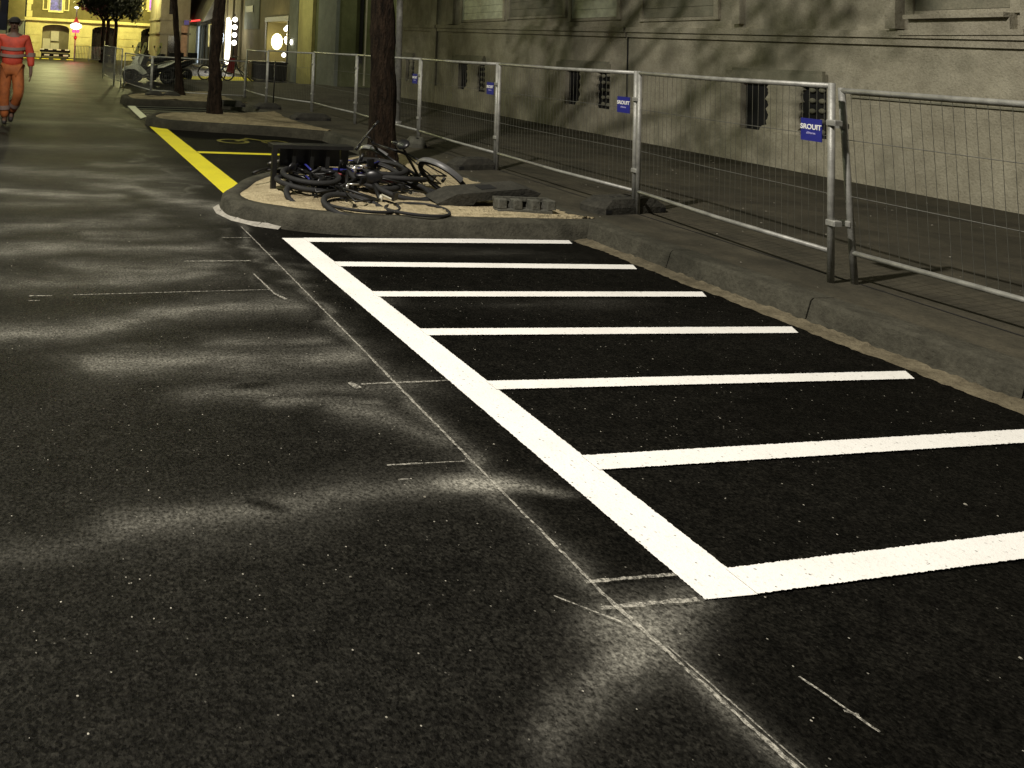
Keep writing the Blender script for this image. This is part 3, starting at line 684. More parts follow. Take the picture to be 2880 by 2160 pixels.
# ---------------------------------------------------------------- trees
def trunk_mesh(path, radii, seed, n=20):
    r = random.Random(seed); mb = MB(); sub = []; rr = []
    for i in range(len(path) - 1):
        for k in range(8):
            t = k / 8; sub.append(Vector(path[i]).lerp(Vector(path[i + 1]), t)); rr.append(radii[i] * (1 - t) + radii[i + 1] * t)
    sub.append(Vector(path[-1])); rr.append(radii[-1])
    for i in range(1, len(sub) - 1): sub[i] += Vector(((r.random() - .5), (r.random() - .5), 0)) * .012
    k0 = len(mb.v); mb.tube(sub, rr, n)
    for i in range(len(sub)):
        c = sub[i]
        for j in range(n):
            a = 2 * math.pi * j / n; q = mb.v[i * n + j]; s_ = 1 + .07 * math.sin(a * 5 + i * .35) + .05 * math.sin(a * 9 - i * .5) + (r.random() - .5) * .06
            mb.v[i * n + j] = c + (q - c) * s_
    return mb
def branches(mb, p, d, L, r0, depth, r, tips):
    q = p + d * L; mid = (p + q) / 2 + Vector(((r.random() - .5), (r.random() - .5), (r.random() - .5))) * L * .15
    mb.tube([p, mid, q], [r0, r0 * .8, r0 * .55], 6 if depth > 1 else 4)
    if depth <= 2: tips.append((mid, L))
    if depth == 0: tips.append((q, L)); return
    for k in range(3):
        nd = (d + Vector(((r.random() - .5), (r.random() - .5), (r.random() - .35))) * 1.5).normalized()
        branches(mb, q, nd, L * (.62 + .2 * r.random()), r0 * .55, depth - 1, r, tips)
def foliage(tips, r, per, spread, size):
    mb = MB()
    for q, L in tips:
        for k in range(per):
            c = q + Vector((r.gauss(0, 1), r.gauss(0, 1), r.gauss(0, .8))) * spread
            a = Vector((r.gauss(0, 1), r.gauss(0, 1), r.gauss(0, 1))).normalized(); b_ = a.orthogonal().normalized(); s_ = size * (.6 + .8 * r.random())
            e = a.cross(b_) * s_ * .55; f = b_ * s_
            mb.add([c - f, c + e, c + f, c - e], [(0, 1, 2, 3)])
    return mb
def tree(label, path, radii, seed, top, spread=.28, per=10, size=.09, L0=1.2, depth=4, group='street trees in the kerb islands', extra=None, nm='street_tree'):
    r = random.Random(seed); root = thing(nm, label, 'tree', path[0], group)
    trunk_mesh(path, radii, seed).build('trunk', 'bark', root, True)
    mb = MB(); tips = []; p = Vector(path[-1])
    for k in range(5):
        a = 2 * math.pi * k / 5 + r.random(); branches(mb, p - Vector((0, 0, .25 * r.random())), Vector((math.cos(a) * .8, math.sin(a) * .8, .75)).normalized(), L0, radii[-1] * .6, depth, r, tips)
    if extra:
        for (p0, p1, r0, dep) in extra:
            p0 = Vector(p0); p1 = Vector(p1); mb.tube([p0, (p0 + p1) / 2 + Vector((0, 0, .15)), p1], [r0, r0 * .8, r0 * .6], 6)
            branches(mb, p1, ((p1 - p0).normalized() + Vector((0, 0, .1))).normalized(), .55, r0 * .6, dep, r, tips)
    mb.build('limbs', 'bark', root, True)
    foliage(tips, r, per, spread, size).build('crown', 'leaf', root)
    return root
tree('broad rough barked tree in the nearest sandy island, above the fallen bicycles', [(4.02, 8.56, .12), (3.99, 8.56, .5), (3.96, 8.56, 1.3), (3.93, 8.56, 2.2), (3.97, 8.6, 3.3), (4.0, 8.6, 4.2)], [.195, .158, .140, .130, .125, .12], 3, 4.2, spread=.20, per=4, size=.060, L0=1.15, depth=4, extra=[((4.0, 8.5, 3.9), (4.7, 7.2, 4.3), .05, 3), ((4.0, 8.5, 3.7), (4.4, 7.6, 3.9), .05, 3), ((4.0, 8.6, 4.0), (5.1, 8.0, 4.5), .05, 3), ((4.7, 7.2, 4.3), (4.9, 6.4, 4.6), .03, 2), ((4.9, 6.4, 4.6), (4.75, 5.55, 4.70), .014, 0), ((4.0, 8.6, 4.0), (4.9, 9.2, 4.3), .05, 3)])
tree('knobbly dark tree in the second island from the camera', [(3.30, 14.50, .12), (3.28, 14.50, .45), (3.27, 14.50, .95), (3.24, 14.50, 1.2), (3.27, 14.50, 1.75), (3.31, 14.50, 2.4), (3.3, 14.8, 4.0)], [.165, .132, .12, .102, .116, .108, .10], 5, 4, per=6, size=.07)
tree('slender dark tree in the third island, by the scooters', [(3.48, 19.39, .12), (3.44, 19.39, .5), (3.40, 19.39, .9), (3.33, 19.39, 1.6), (3.22, 19.39, 2.5), (3.2, 19.4, 4.0)], [.15, .10, .085, .075, .072, .06], 9, 4, per=6, size=.07)
for i, (x, lab) in enumerate(((3.55, 'leftmost black trunk of the leafy trees before the yellow building'), (3.88, 'middle black trunk of the leafy trees before the yellow building'), (4.42, 'rightmost black trunk of the leafy trees before the yellow building'))):
    tree(lab, [(x, 48 + i * .5, 0), (x, 48 + i * .5, 1.2), (x + .03, 48 + i * .5, 2.3), (x, 48 + i * .5, 2.75)], [.15, .12, .11, .10], 20 + i, 3, spread=.22, per=26, size=.11, L0=.75, depth=3, group='leafy trees before the yellow building', nm='far_tree')

# grey pole behind the near tree
po = thing('lamp_post', 'tall pale grey steel pole right of the near tree trunk', 'lamp post', (6.58, 13.68, .147))
MB().tube([(6.66, 13.68, .15), (6.63, 13.68, 3), (6.62, 13.68, 6.5)], [.066, .060, .05], 14).build('pole', 'galv', po, True)
MB().tube([(6.66, 13.68, .15), (6.66, 13.68, .22)], .09, 14).build('base_collar', 'galv', po, True)
MB().tube([(6.56, 13.68, 6.5), (6.3, 13.7, 7.0), (5.6, 13.7, 7.2)], .03, 8).build('bracket', 'galv', po, True)
tp = thing('marker_post', 'thin dark upright rod rising from a black rubber block', 'rod', (4.98, 16.2, .28))
MB().tube([(4.98, 16.2, .28), (4.99, 16.2, 1.15)], .014, 6).build('rod', 'dark', tp, True); MB().ball((4.99, 16.2, 1.17), .022, 8, 6).build('tip', 'dark', tp, True)

# ---------------------------------------------------------------- bicycles
def bicycle(label, T, col, seed=0, fender=False, turn=False, bars='flat', saddle=True, group='heap of bicycles at the foot of the tree'):
    loc = T.translation; root = thing('bicycle', label, 'bicycle', loc, group); R_ = .325
    fw, rw = (.53, 0, R_), (-.50, 0, R_); bb = (-.06, 0, .27); st = (-.17, 0, .74); hd = (.36, 0, .80); hb = (.40, 0, .62)
    for c in (fw, rw):
        wh = MB(T).torus(c, R_ - .026, .029, 40, 8).build('wheel', 'tyre', root, True)
        MB(T).torus(c, R_ - .052, .009, 36, 6).build('rim', 'dark', wh, True)
        mb = MB(T); mb.cyl((c[0], -.03, c[2]), (c[0], .03, c[2]), .018, 10)
        for k in range(16):
            a = 2 * math.pi * k / 16; mb.tube([(c[0], .02 * (-1) ** k, c[2]), (c[0] + (R_ - .05) * math.cos(a), 0, c[2] + (R_ - .05) * math.sin(a))], .0014, 3, False)
        mb.build('spokes', 'dark', wh)
    mb = MB(T)
    for a, b_, rr in ((bb, hb, .019), ((st[0] + .01, 0, st[2] - .05), (hd[0] - .005, 0, hd[2] - .05), .016), (bb, st, .016), (hb, hd, .021)): mb.tube([a, b_], rr, 10)
    for s_ in (-1, 1):
        mb.tube([(bb[0], s_ * .02, bb[2]), (rw[0], s_ * .06, rw[2])], .010, 8); mb.tube([(st[0], s_ * .012, st[2] - .06), (rw[0], s_ * .06, rw[2])], .009, 8)
    mb.build('frame', col, root, True)
    mb = MB(T)
    mb.tube([(hb[0], 0, hb[2]), (.415, 0, .58)], .02, 8)
    for s_ in (-1, 1): mb.tube([(.415, s_ * .045, .59), (.45, s_ * .055, .50), (fw[0], s_ * .055, fw[2])], .011, 8)
    mb.build('fork', col, root, True)
    mb = MB(T); mb.tube([(hd[0], 0, hd[2]), (hd[0] - .01, 0, hd[2] + .06), (hd[0] + .05, 0, hd[2] + .08)], .014, 8)
    tb = (lambda x, y, z: (.405 + y, (x - .39) * .8, z)) if turn else (lambda x, y, z: (x, y, z))
    pts = [(.37, -.23, .90), (.40, -.1, .885), (.41, 0, .88), (.40, .1, .885), (.37, .23, .90)] if bars == 'flat' else [(.22, -.22, .92), (.36, -.2, .93), (.42, -.08, .88), (.42, .08, .88), (.36, .2, .93), (.22, .22, .92)]
    mb.tube([tb(*p) for p in pts], .012, 8)
    hbm = mb.build('handlebar', 'alu' if seed == 3 else 'dark', root, True)
    for s_ in (-1, 1):
        MB(T).tube([tb(.37 if bars == 'flat' else .28, s_ * (.14 if bars == 'flat' else .215), .902), tb(.36 if bars == 'flat' else .18, s_ * .245, .904)], .017, 8).build('grip', 'black', hbm, True)
    if saddle:
        mb = MB(T); mb.tube([st, (-.195, 0, .84)], .012, 8); mb.ball((-.24, 0, .865), (.10, .075, .032), 12, 8); mb.ball((-.13, 0, .865), (.09, .028, .024), 10, 6); mb.build('saddle', 'black', root, True)
    mb = MB(T); mb.torus((bb[0], .055, bb[2]), .085, .007, 24, 6); mb.cyl((bb[0], -.06, bb[2]), (bb[0], .06, bb[2]), .02, 10)
    for k in range(5): a = 2 * math.pi * k / 5; mb.tube([(bb[0], .055, bb[2]), (bb[0] + .08 * math.cos(a), .055, bb[2] + .08 * math.sin(a))], .006, 4)
    a = seed * 1.3
    for s_ in (-1, 1):
        e = (bb[0] + s_ * .165 * math.cos(a), s_ * .075, bb[2] + s_ * .165 * math.sin(a)); mb.tube([(bb[0], s_ * .065, bb[2]), e], .011, 6)
    cr = mb.build('crankset', {1: 'cream', 3: 'alu', 2: 'alu'}.get(seed, 'dark'), root, True)
    for s_ in (-1, 1):
        e = (bb[0] + s_ * .165 * math.cos(a), s_ * .12, bb[2] + s_ * .165 * math.sin(a)); MB(T).box((e[0] - .045, e[1] - .04, e[2] - .012), (e[0] + .045, e[1] + .04, e[2] + .012)).build('pedal', 'black', cr)
    if fender:
        for c, a0, a1 in ((fw, .3, 2.4), (rw, .7, 2.9)):
            mb = MB(T); v = []
            for i in range(15):
                t = a0 + (a1 - a0) * i / 14
                for yy, rr in ((-.032, .015), (0, .03), (.032, .015)): v.append((c[0] + (R_ + rr) * math.cos(t), yy, c[2] + (R_ + rr) * math.sin(t)))
            mb.add(v, [(3 * i + j, 3 * i + j + 1, 3 * i + j + 4, 3 * i + j + 3) for i in range(14) for j in (0, 1)]); mb.build('mudguard', 'grey', root, True)
    return root
def lying(x, y, z, heading, tilt, pitch=0):
    # bike resting on its side: tilt 90 = flat on the ground
    return Matrix.Translation((x, y, z)) @ Matrix.Rotation(heading, 4, 'Z') @ Matrix.Rotation(pitch, 4, 'Y') @ Matrix.Rotation(math.radians(tilt), 4, 'X') @ Matrix.Scale(.88, 4) @ Matrix.Translation((0, 0, -.30))
bicycle('dark bicycle lying at the front right of the heap, nearest the kerb', lying(3.05, 6.53, .19, math.radians(38), -78, -.07), 'dark', 1, bars='city', turn=True)
bicycle('black bicycle across the middle of the heap with its thick front tyre forward', lying(2.86, 6.84, .23, math.radians(30), -72, -.15), 'dark', 2, turn=True)
bicycle('blue framed bicycle with silver parts lying on top of the heap', lying(2.98, 7.12, .33, math.radians(202), 84, .04), 'bikeblue', 3, turn=True)
bicycle('black bicycle at the left of the heap, half inside the black frame rack', lying(2.84, 7.25, .22, math.radians(222), 84, -.03), 'black', 4, turn=True)
bicycle('red framed bicycle buried at the back of the heap', lying(3.14, 7.40, .25, math.radians(155), -82, .02), 'bikered', 5, turn=True)
bicycle('black bicycle lying deepest in the heap under the others', lying(3.05, 6.98, .18, math.radians(-20), -86, .0), 'black', 7, turn=True)
bicycle('dark bicycle with grey mudguards slumped against the right of the trunk', Matrix.Translation((3.88, 7.42, .20)) @ Matrix.Rotation(math.radians(106), 4, 'Z') @ Matrix.Rotation(math.radians(-46), 4, 'X') @ Matrix.Scale(.85, 4) @ Matrix.Translation((0, 0, -.18)), 'black', 6, fender=True)
# black frame rack behind the heap
rk = thing('bicycle_rack', 'black rectangular metal frame standing at the left of the bicycle heap', 'bicycle rack', (2.2, 7.1, .15))
MB().box((2.19, 7.06, .13), (2.235, 7.11, .54)).build('leg', 'dark', rk); MB().box((2.92, 7.18, .13), (3.00, 7.24, .54)).build('leg', 'black', rk)
MB().box((2.19, 7.06, .54), (3.00, 7.24, .575)).build('top_bar', 'dark', rk); MB().box((2.236, 7.12, .30), (2.92, 7.15, .335)).build('cross_bar', 'dark', rk)
MB().box((2.30, 7.19, .36), (2.91, 7.20, .535)).build('back_board', 'black', rk)
for x in (2.40, 2.58, 2.74): MB().box((x, 7.10, .335), (x + .035, 7.12, .54)).build('slat', 'dark', rk)
# loose tyres on the sand
for (x, y, r_, lab) in ((2.80, 6.33, .31, 'thin loose tyre flat on the sand at the front left of the heap'), (3.22, 6.17, .27, 'thin loose tyre flat on the sand at the front right of the heap')):
    mb = MB().torus((x, y, .172), r_, .014, 40, 6, 'z', 0, 2 * math.pi); 
    for i, p in enumerate(mb.v): p.z += .006 * math.sin(i * .05); p.y = y + (p.y - y) * .9
    mb.build('loose_tyre', 'tyre', smooth=True, label=lab, cat='tyre', group='loose tyres on the sand')

# ---------------------------------------------------------------- scooters behind the fence
def scooter(label, x, y, s, body, shield):
    T = frame((x, y, 0), .22); mbT = lambda: MB(T); root = thing('scooter', label, 'scooter', (x, y, 0), 'scooters parked behind the fence')
    for cx, r_ in ((.28, .27), (1.66, .27)):
        wh = mbT().torus((cx, 0, r_), r_ - .06, .062, 28, 10).build('wheel', 'tyre', root, True)
        mbT().cyl((cx, -.035, r_), (cx, .035, r_), .14, 16).build('rim', 'dark', wh, True)
    # body side: a lofted rear fairing rising to the tail
    mb = mbT(); secs = [(.62, .26, .30, .12), (.85, .28, .42, .17), (1.15, .34, .66, .19), (1.50, .50, .78, .17), (1.85, .66, .86, .11), (2.0, .74, .86, .05)]
    v = []
    for X_, z0, z1, w_ in secs:
        for k in range(10):
            a = 2 * math.pi * k / 10; v.append((X_, w_ * math.cos(a), (z0 + z1) / 2 + (z1 - z0) / 2 * math.sin(a)))
    mb.add(v, [(i * 10 + k, i * 10 + (k + 1) % 10, (i + 1) * 10 + (k + 1) % 10, (i + 1) * 10 + k) for i in range(5) for k in range(10)] + [tuple(range(9, -1, -1)), tuple(range(50, 60))]); mb.build('body', body, root, True)
    mb = mbT()
    for sy in (-1, 1):
        v = [(1.22, sy * .195, .56), (1.45, sy * .19, .60), (1.75, sy * .15, .72), (1.98, sy * .08, .83), (1.96, sy * .08, .87), (1.70, sy * .15, .80), (1.42, sy * .19, .72), (1.22, sy * .195, .66)]
        mb.add(v + [(a_, b_ + sy * .012, c_) for a_, b_, c_ in v], [tuple(range(8)), tuple(range(15, 7, -1))] + [(i, (i + 1) % 8, 8 + (i + 1) % 8, 8 + i) for i in range(8)])
    mb.build('side_stripe', shield, root)
    mb = mbT(); v = []
    for X_, z, w_ in ((.50, 1.02, .13), (.42, .92, .19), (.36, .80, .22), (.40, .66, .23), (.50, .48, .22), (.62, .34, .19)):
        for yy, dx in ((-w_, .08), (-w_ * .5, .02), (0, 0), (w_ * .5, .02), (w_, .08)): v.append((X_ + dx, yy, z))
    nv = len(v); v += [(a_ + .035, b_, c_ - .01) for a_, b_, c_ in v]; f = []
    for i in range(5):
        for j in range(4): f += [(i * 5 + j, i * 5 + j + 1, (i + 1) * 5 + j + 1, (i + 1) * 5 + j), (nv + i * 5 + j, nv + (i + 1) * 5 + j, nv + (i + 1) * 5 + j + 1, nv + i * 5 + j + 1)]
        for j in (0, 4): f.append((i * 5 + j, (i + 1) * 5 + j, nv + (i + 1) * 5 + j, nv + i * 5 + j))
    mb.add(v, f); mb.build('leg_shield', shield, root, True)
    mb = mbT(); v = []
    for i in range(9):
        t = .6 + 2.0 * i / 8
        for yy, rr in ((-.07, .0), (0, .02), (.07, .0)): v.append((.28 + (.30 + rr) * math.cos(t), yy, .27 + (.31 + rr) * math.sin(t)))
    mb.add(v, [(3 * i + j, 3 * i + j + 1, 3 * i + j + 4, 3 * i + j + 3) for i in range(8) for j in (0, 1)]); mb.build('mudguard', shield, root, True)
    for w_, poly in ((.17, [(.02, .44), (.10, .56), (.34, .64), (.44, .86), (.56, 1.04), (.72, 1.02), (.66, .84), (.58, .64), (.80, .46), (.98, .24), (.82, .20), (.60, .40), (.40, .50), (.16, .50)]),):
        mb = mbT(); k = len(poly); v = [(a_, -w_ * (1 if 3 < i < 9 else .8), c_) for i, (a_, c_) in enumerate(poly)] + [(a_, w_ * (1 if 3 < i < 9 else .8), c_) for i, (a_, c_) in enumerate(poly)]
        mb.add(v, [tuple(range(k)), tuple(range(2 * k - 1, k - 1, -1))] + [(i, k + i, k + (i + 1) % k, (i + 1) % k) for i in range(k)]); mb.build('front_fairing', shield, root)
    mbT().box((.60, -.17, .22), (1.1, .17, .30)).build('footboard', 'black', root)
    mb = mbT(); mb.ball((1.22, 0, .83), (.34, .15, .085), 14, 8); mb.ball((1.62, 0, .90), (.26, .13, .07), 14, 8); mb.build('seat', 'black', root, True)
    mb = mbT(); mb.tube([(.52, -.33, 1.0), (.50, -.12, 1.04), (.50, .12, 1.04), (.52, .33, 1.0)], .018, 8); mb.tube([(.28, 0, .35), (.50, 0, 1.03)], .03, 8); mb.build('handlebar', 'dark', root, True)
    for sy in (-1, 1):
        mb = mbT(); mb.tube([(.50, sy * .22, 1.03), (.44, sy * .30, 1.24)], .008, 6); mb.ball((.44, sy * .31, 1.28), (.02, .07, .05), 10, 6); mb.build('mirror', 'black', root, True)
    mb = mbT(); v = []
    for z, w_, X_ in ((1.0, .15, .40), (1.15, .21, .44), (1.32, .20, .50), (1.44, .12, .55)):
        for yy in (-w_, -w_ / 2, 0, w_ / 2, w_): v.append((X_ + abs(yy) * .3, yy, z))
    mb.add(v, [(i * 5 + j, i * 5 + j + 1, (i + 1) * 5 + j + 1, (i + 1) * 5 + j) for i in range(3) for j in range(4)]); mb.build('windscreen', 'glass', root, True)
    mbT().ball((.36, 0, .88), (.05, .09, .06), 10, 8).build('headlight', 'alu', root, True)
    mbT().box((1.75, -.13, .93), (2.05, .13, 1.12)).build('top_box', 'black', root)
    return root
scooter('white shielded scooter parked nose left behind the fence', 2.70, 26.5, 1, 'black', 'scwhite')
scooter('black scooter parked just behind the white one, windscreen showing above it', 3.05, 27.6, 1, 'black', 'dark')
scooter('black scooter furthest right, hidden by the slender tree', 3.75, 28.5, 1, 'black', 'black')

# ---------------------------------------------------------------- far street: buildings and shops
M['yel'] = stone('yellow_stucco', (0.60, 0.52, 0.22), (0.74, 0.66, 0.30), (0.48, 0.42, 0.18), 1.5, .3)
M['yeld'] = stone('olive_brown_stucco', (0.13, 0.11, 0.04), (0.18, 0.15, 0.06), (0.10, 0.085, 0.03), 2, .2)
M['beige'] = stone('beige_stucco', (0.20, 0.175, 0.11), (0.26, 0.23, 0.15), (0.15, 0.13, 0.08), 2, .2)
M['greywall'] = stone('grey_stucco', (0.17, 0.185, 0.165), (0.23, 0.245, 0.22), (0.12, 0.13, 0.115), 2, .2)
M['paleyel'] = stone('pale_yellow_stucco', (0.44, 0.40, 0.16), (0.54, 0.49, 0.20), (0.30, 0.26, 0.11), 2, .2)
M['olive'] = stone('olive_stucco', (0.13, 0.14, 0.065), (0.19, 0.20, 0.10), (0.10, 0.11, 0.05), 2, .2)
M['glassd'] = solid('dark_glass', (0.015, 0.012, 0.012), .15, 0, .2)
M['blued'] = solid('dark_blue_banner', (0.05, 0.055, 0.12), .6)
M['tvglow'] = emit('lit_window_violet', (0.28, 0.22, 0.62), .9, .9, 3.2)
M['pinkglow'] = emit('lit_window_pink', (1.0, 0.25, 0.95), 2.2, .7, 3)
M['warmglow'] = emit('warm_room_light', (1.0, .86, .30), 1.0, .7, 1.2)
M['bulb'] = emit('white_bulb', (1.0, 0.94, 0.78), 9)
M['bulby'] = emit('yellow_bulb', (1.0, 0.88, 0.35), 7)
M['cool'] = emit('cool_shop_light', (0.72, 0.84, 0.92), .9, .4, 5)
M['red'] = emit('red_signal', (1.0, .03, .09), 5)
M['redn'] = emit('red_neon', (1.0, .06, .05), 2.2)
M['interior'] = emit('dim_interior', (.32, .27, .12), .5, .8, 2)

# yellow arcaded building across the end of the street
yb = thing('yellow_building', 'yellow rusticated building with arched openings closing the street', 'building', (3, 55, 0))
arches = [(-.17, 1.70, 2.05, 2.30), (3.31, 5.07, 2.08, 2.34), (6.81, 8.6, 2.12, 2.40)]
mb = MB(); xs = [-1.35] + [v for a in arches for v in a[:2]] + [11]
for i in range(0, len(xs), 2):
    if xs[i + 1] > xs[i]: mb.box((xs[i], 55, -.05), (xs[i + 1], 56, 2.54))
for (x0, x1, zs, zt) in arches:
    n = 12; 
    for i in range(n):
        xa = x0 + (x1 - x0) * i / n; xb = x0 + (x1 - x0) * (i + 1) / n
        f = lambda x: zs + (zt - zs) * math.sqrt(max(0, 1 - ((x - (x0 + x1) / 2) / ((x1 - x0) / 2)) ** 2))
        mb.add([(xa, 55, f(xa)), (xb, 55, f(xb)), (xb, 55, 2.54), (xa, 55, 2.54), (xa, 56, f(xa)), (xb, 56, f(xb)), (xb, 56, 2.54), (xa, 56, 2.54)], [(0, 1, 2, 3), (0, 4, 5, 1)])
mb.build('ground_floor_wall', 'yel', yb)
mb = MB()
for i in range(0, len(xs), 2):
    for z in (.35, .95, 1.5, 2.0):
        mb.box((xs[i] + .12, 54.97, z + .02), (xs[i + 1] - .12, 55, z + (.55 if z < 2 else .45) - .04))
each(mb, 'rusticated_block', 'yel', yb)
mb = MB(); mb.box((-1.45, 54.75, 2.54), (11, 55.9, 2.64)); mb.box((-1.45, 54.85, 2.64), (11, 55.9, 2.74)); mb.build('cornice', 'yel', yb)
MB().box((-1.35, 55.02, 2.742), (11, 56, 9)).build('upper_wall', 'yeld', yb)
mb = MB()
for k in range(14): mb.box((-1.33, 54.98, 2.76 + k * .45), (-.93 - (.1 if k % 2 else 0), 55.02, 3.20 + k * .45))
mb.build('quoins', 'yel', yb)
for (x0, x1, z0, mt) in ((.27, 1.08, 3.30, 'tvglow'), (7.3, 8.12, 3.70, 'pinkglow'), (3.7, 4.5, 3.5, 'glassd')):
    mb = MB(); mb.box((x0 - .12, 54.92, z0 - .14), (x1 + .12, 55.02, z0)); mb.box((x0 - .12, 54.95, z0), (x0, 55.02, z0 + 1.7)); mb.box((x1, 54.95, z0), (x1 + .12, 55.02, z0 + 1.7)); mb.box((x0 - .12, 54.95, z0 + 1.7), (x1 + .12, 55.02, z0 + 1.85))
    fr = mb.build('window', 'yel', yb); MB().box((x0, 54.99, z0), (x1, 55.018, z0 + 1.7)).build('pane', mt, fr)
    for sx in (x0 - .52, x1 + .14):
        mb = MB()
        for (a_, b_, c_, d_) in ((0, .07, 0, 1.7), (.31, .38, 0, 1.7), (.07, .31, 0, .08), (.07, .31, .8, .88), (.07, .31, 1.62, 1.7)): mb.box((sx + a_, 54.93, z0 + .0 + c_), (sx + b_, 54.98, z0 + d_))
        mb.build('shutter', 'yel', fr)
for i, (x0, x1, zs, zt) in enumerate(arches):
    MB().box((x0, 55.6, 0), (x1, 55.62, 2.5)).build('opening_shade', ('beige', 'glassd', 'glassd')[i], yb)
mb = MB(); mb.box((.45, 55.5, 1.15), (1.0, 55.58, 1.85)); mb.box((-.1, 55.5, .55), (.42, 55.58, 1.3)); mb.box((.45, 55.5, .5), (1.05, 55.57, 1.0)); each(mb, 'arcade_board', 'cream', yb)
mb = MB(); mb.box((4.2, 55.5, 1.02), (4.42, 55.58, 1.32)); mb.box((7.45, 55.4, .8), (8.0, 55.5, 1.8)); each(mb, 'lit_doorway', 'warmglow', yb)
lamp('facade_light', (.6, 50.6, 5.4), 1450, (1.0, .95, .42), .3)
lamp('facade_light', (5.8, 51.2, 5.4), 1250, (1.0, .95, .42), .3)

lb = thing('brown_building', 'dull brown building at the left beyond the worker in orange', 'building', (-4, 53, 0))
MB().box((-9, 52.5, -.05), (-1.42, 54.6, 2.42)).build('ground_floor_wall', 'greywall', lb)
MB().box((-9, 52.6, 2.52), (-1.42, 54.6, 9)).build('upper_wall', 'yeld', lb)
MB().box((-9, 52.3, 2.42), (-1.38, 54.6, 2.52)).build('cornice', 'beige', lb)
mb = MB(); mb.box((-2.3, 52.45, 0), (-1.7, 52.5, 1.9)); mb.build('door', 'glassd', lb)
bn = thing('blue_banner', 'dark blue banner hanging at the top left edge', 'banner', (-2.62, 48, 1.6))
MB().box((-2.75, 47.9, 1.7), (-2.30, 47.94, 6)).build('cloth', 'blued', bn); MB().tube([(-2.28, 47.92, 0), (-2.28, 47.92, 6.1)], .03, 6).build('pole', 'dark', bn)
# buildings on the left side of the street, out of frame
ls = thing('left_row_building', 'grey terrace along the left side of the street', 'building', (-16, 15, 0))
MB().box((-20, -12, 0), (-14, 44, 9)).build('wall', 'greywall', ls)
mb = MB()
for k in range(12):
    for z in (1.0, 4.2): mb.box((-14, -10 + k * 4.4, z), (-13.95, -8.6 + k * 4.4, z + 1.9))
each(mb, 'window', 'glassd', ls)
# striped works barrier
br = thing('works_barrier', 'dark works barrier with pale dashes in front of the first arch', 'barrier', (.8, 51.9, 0))
mb = MB(); mb.box((-.25, 52, .42), (1.75, 52.04, .62)); mb.box((-.1, 52, .14), (1.75, 52.04, .34)); each(mb, 'board', 'glassd', br)
mb = MB()
for k in range(4): mb.box((-.25 + k * .55, 51.985, .56), (.03 + k * .55, 52.0, .64)); 
for k in range(3): mb.box((.05 + k * .62, 51.985, .18), (.38 + k * .62, 52.0, .28))
mb.build('dashes', 'letter', br); mb = MB(); mb.box((-.15, 52.05, 0), (-.1, 52.1, .62)); mb.box((1.6, 52.05, 0), (1.65, 52.1, .62)); each(mb, 'leg', 'dark', br)
# silver crowd barriers
def barrier(label, x, y, L):
    root = thing('crowd_barrier', label, 'barrier', (x, y, 0), 'silver crowd barriers')
    mb = MB(); mb.tube([(x, y, .05), (x, y, .95), (x + L, y, .95), (x + L, y, .05)], .03, 6); mb.tube([(x, y, .18), (x + L, y, .18)], .02, 6); mb.build('frame', 'galv', root)
    mb = MB()
    for k in range(1, 9): mb.tube([(x + L * k / 9, y, .18), (x + L * k / 9, y, .95)], .02, 5)
    mb.build('bars', 'galv', root)
barrier('silver crowd barrier left of the pair before the yellow building', 1.95, 48.5, .85); barrier('silver crowd barrier right of the pair before the yellow building', 2.75, 47.9, .8)
# illuminated signal pole
sg = thing('signal_pole', 'signal pole with a white glowing panel over two red lights', 'traffic light', (1.95, 49.9, 0))
MB().tube([(1.95, 50, 0), (1.95, 50, 3.4)], .04, 8).build('pole', 'galv', sg)
mb = MB(); mb.ball((1.95, 49.9, 2.20), (.36, .08, .20), 16, 10); mb.build('white_panel', 'bulb', sg, True)
for dx in (-.13, .13): MB().ball((1.95 + dx, 49.88, 1.88), (.11, .06, .12), 12, 8).build('red_light', 'red', sg, True)
mb = MB(); mb.add([(1.75, 49.9, 2.42), (2.15, 49.9, 2.42), (1.95, 49.9, 2.85), (1.75, 49.95, 2.42), (2.15, 49.95, 2.42), (1.95, 49.95, 2.85)], [(0, 1, 2), (5, 4, 3), (0, 3, 4, 1), (1, 4, 5, 2), (2, 5, 3, 0)]); mb.build('warning_plate', solid('faded_pink', (.6, .2, .15), .5), sg)
MB().ball((1.95, 49.9, 1.46), (.1, .05, .14), 10, 8).build('lower_disc', 'bikered', sg, True); MB().ball((1.93, 49.9, 3.4), (.13, .1, .07), 10, 8).build('top_lamp', 'bulb', sg, True)
lamp('signal_glow', (1.95, 49.2, 1.6), 70, (1, .05, .12), .15)

# beige corner building and the row of shops on the right
cb = thing('corner_building', 'pale stone corner building beside the red lit awning', 'building', (9, 53, 0))
MB().box((7.35, 49.5, -.05), (9.3, 54.5, 9)).build('wall', 'beige', cb)
mb = MB(); mb.box((7.27, 49.4, 2.0), (9.38, 54.5, 2.12)); mb.box((7.27, 49.4, 2.9), (9.38, 54.5, 3.05)); each(mb, 'band', 'beige', cb)
mb = MB(); mb.box((7.9, 49.46, .3), (8.4, 49.5, 1.9)); mb.box((7.9, 49.46, 3.3), (8.4, 49.5, 4.6)); each(mb, 'window', 'glassd', cb)
MB().box((8.75, 49.4, .3), (9.15, 49.44, 2.6)).build('wood_panel', solid('tan_wood', (.30, .17, .08), .6), cb)
MB().box((8.9, 49.3, 2.65), (9.2, 49.39, 2.95)).build('blue_sign', solid('violet_sign', (.08, .06, .35), .5), cb)
lamp('corner_light', (7.2, 46.5, 4.6), 160, (1, .88, .5), .2)

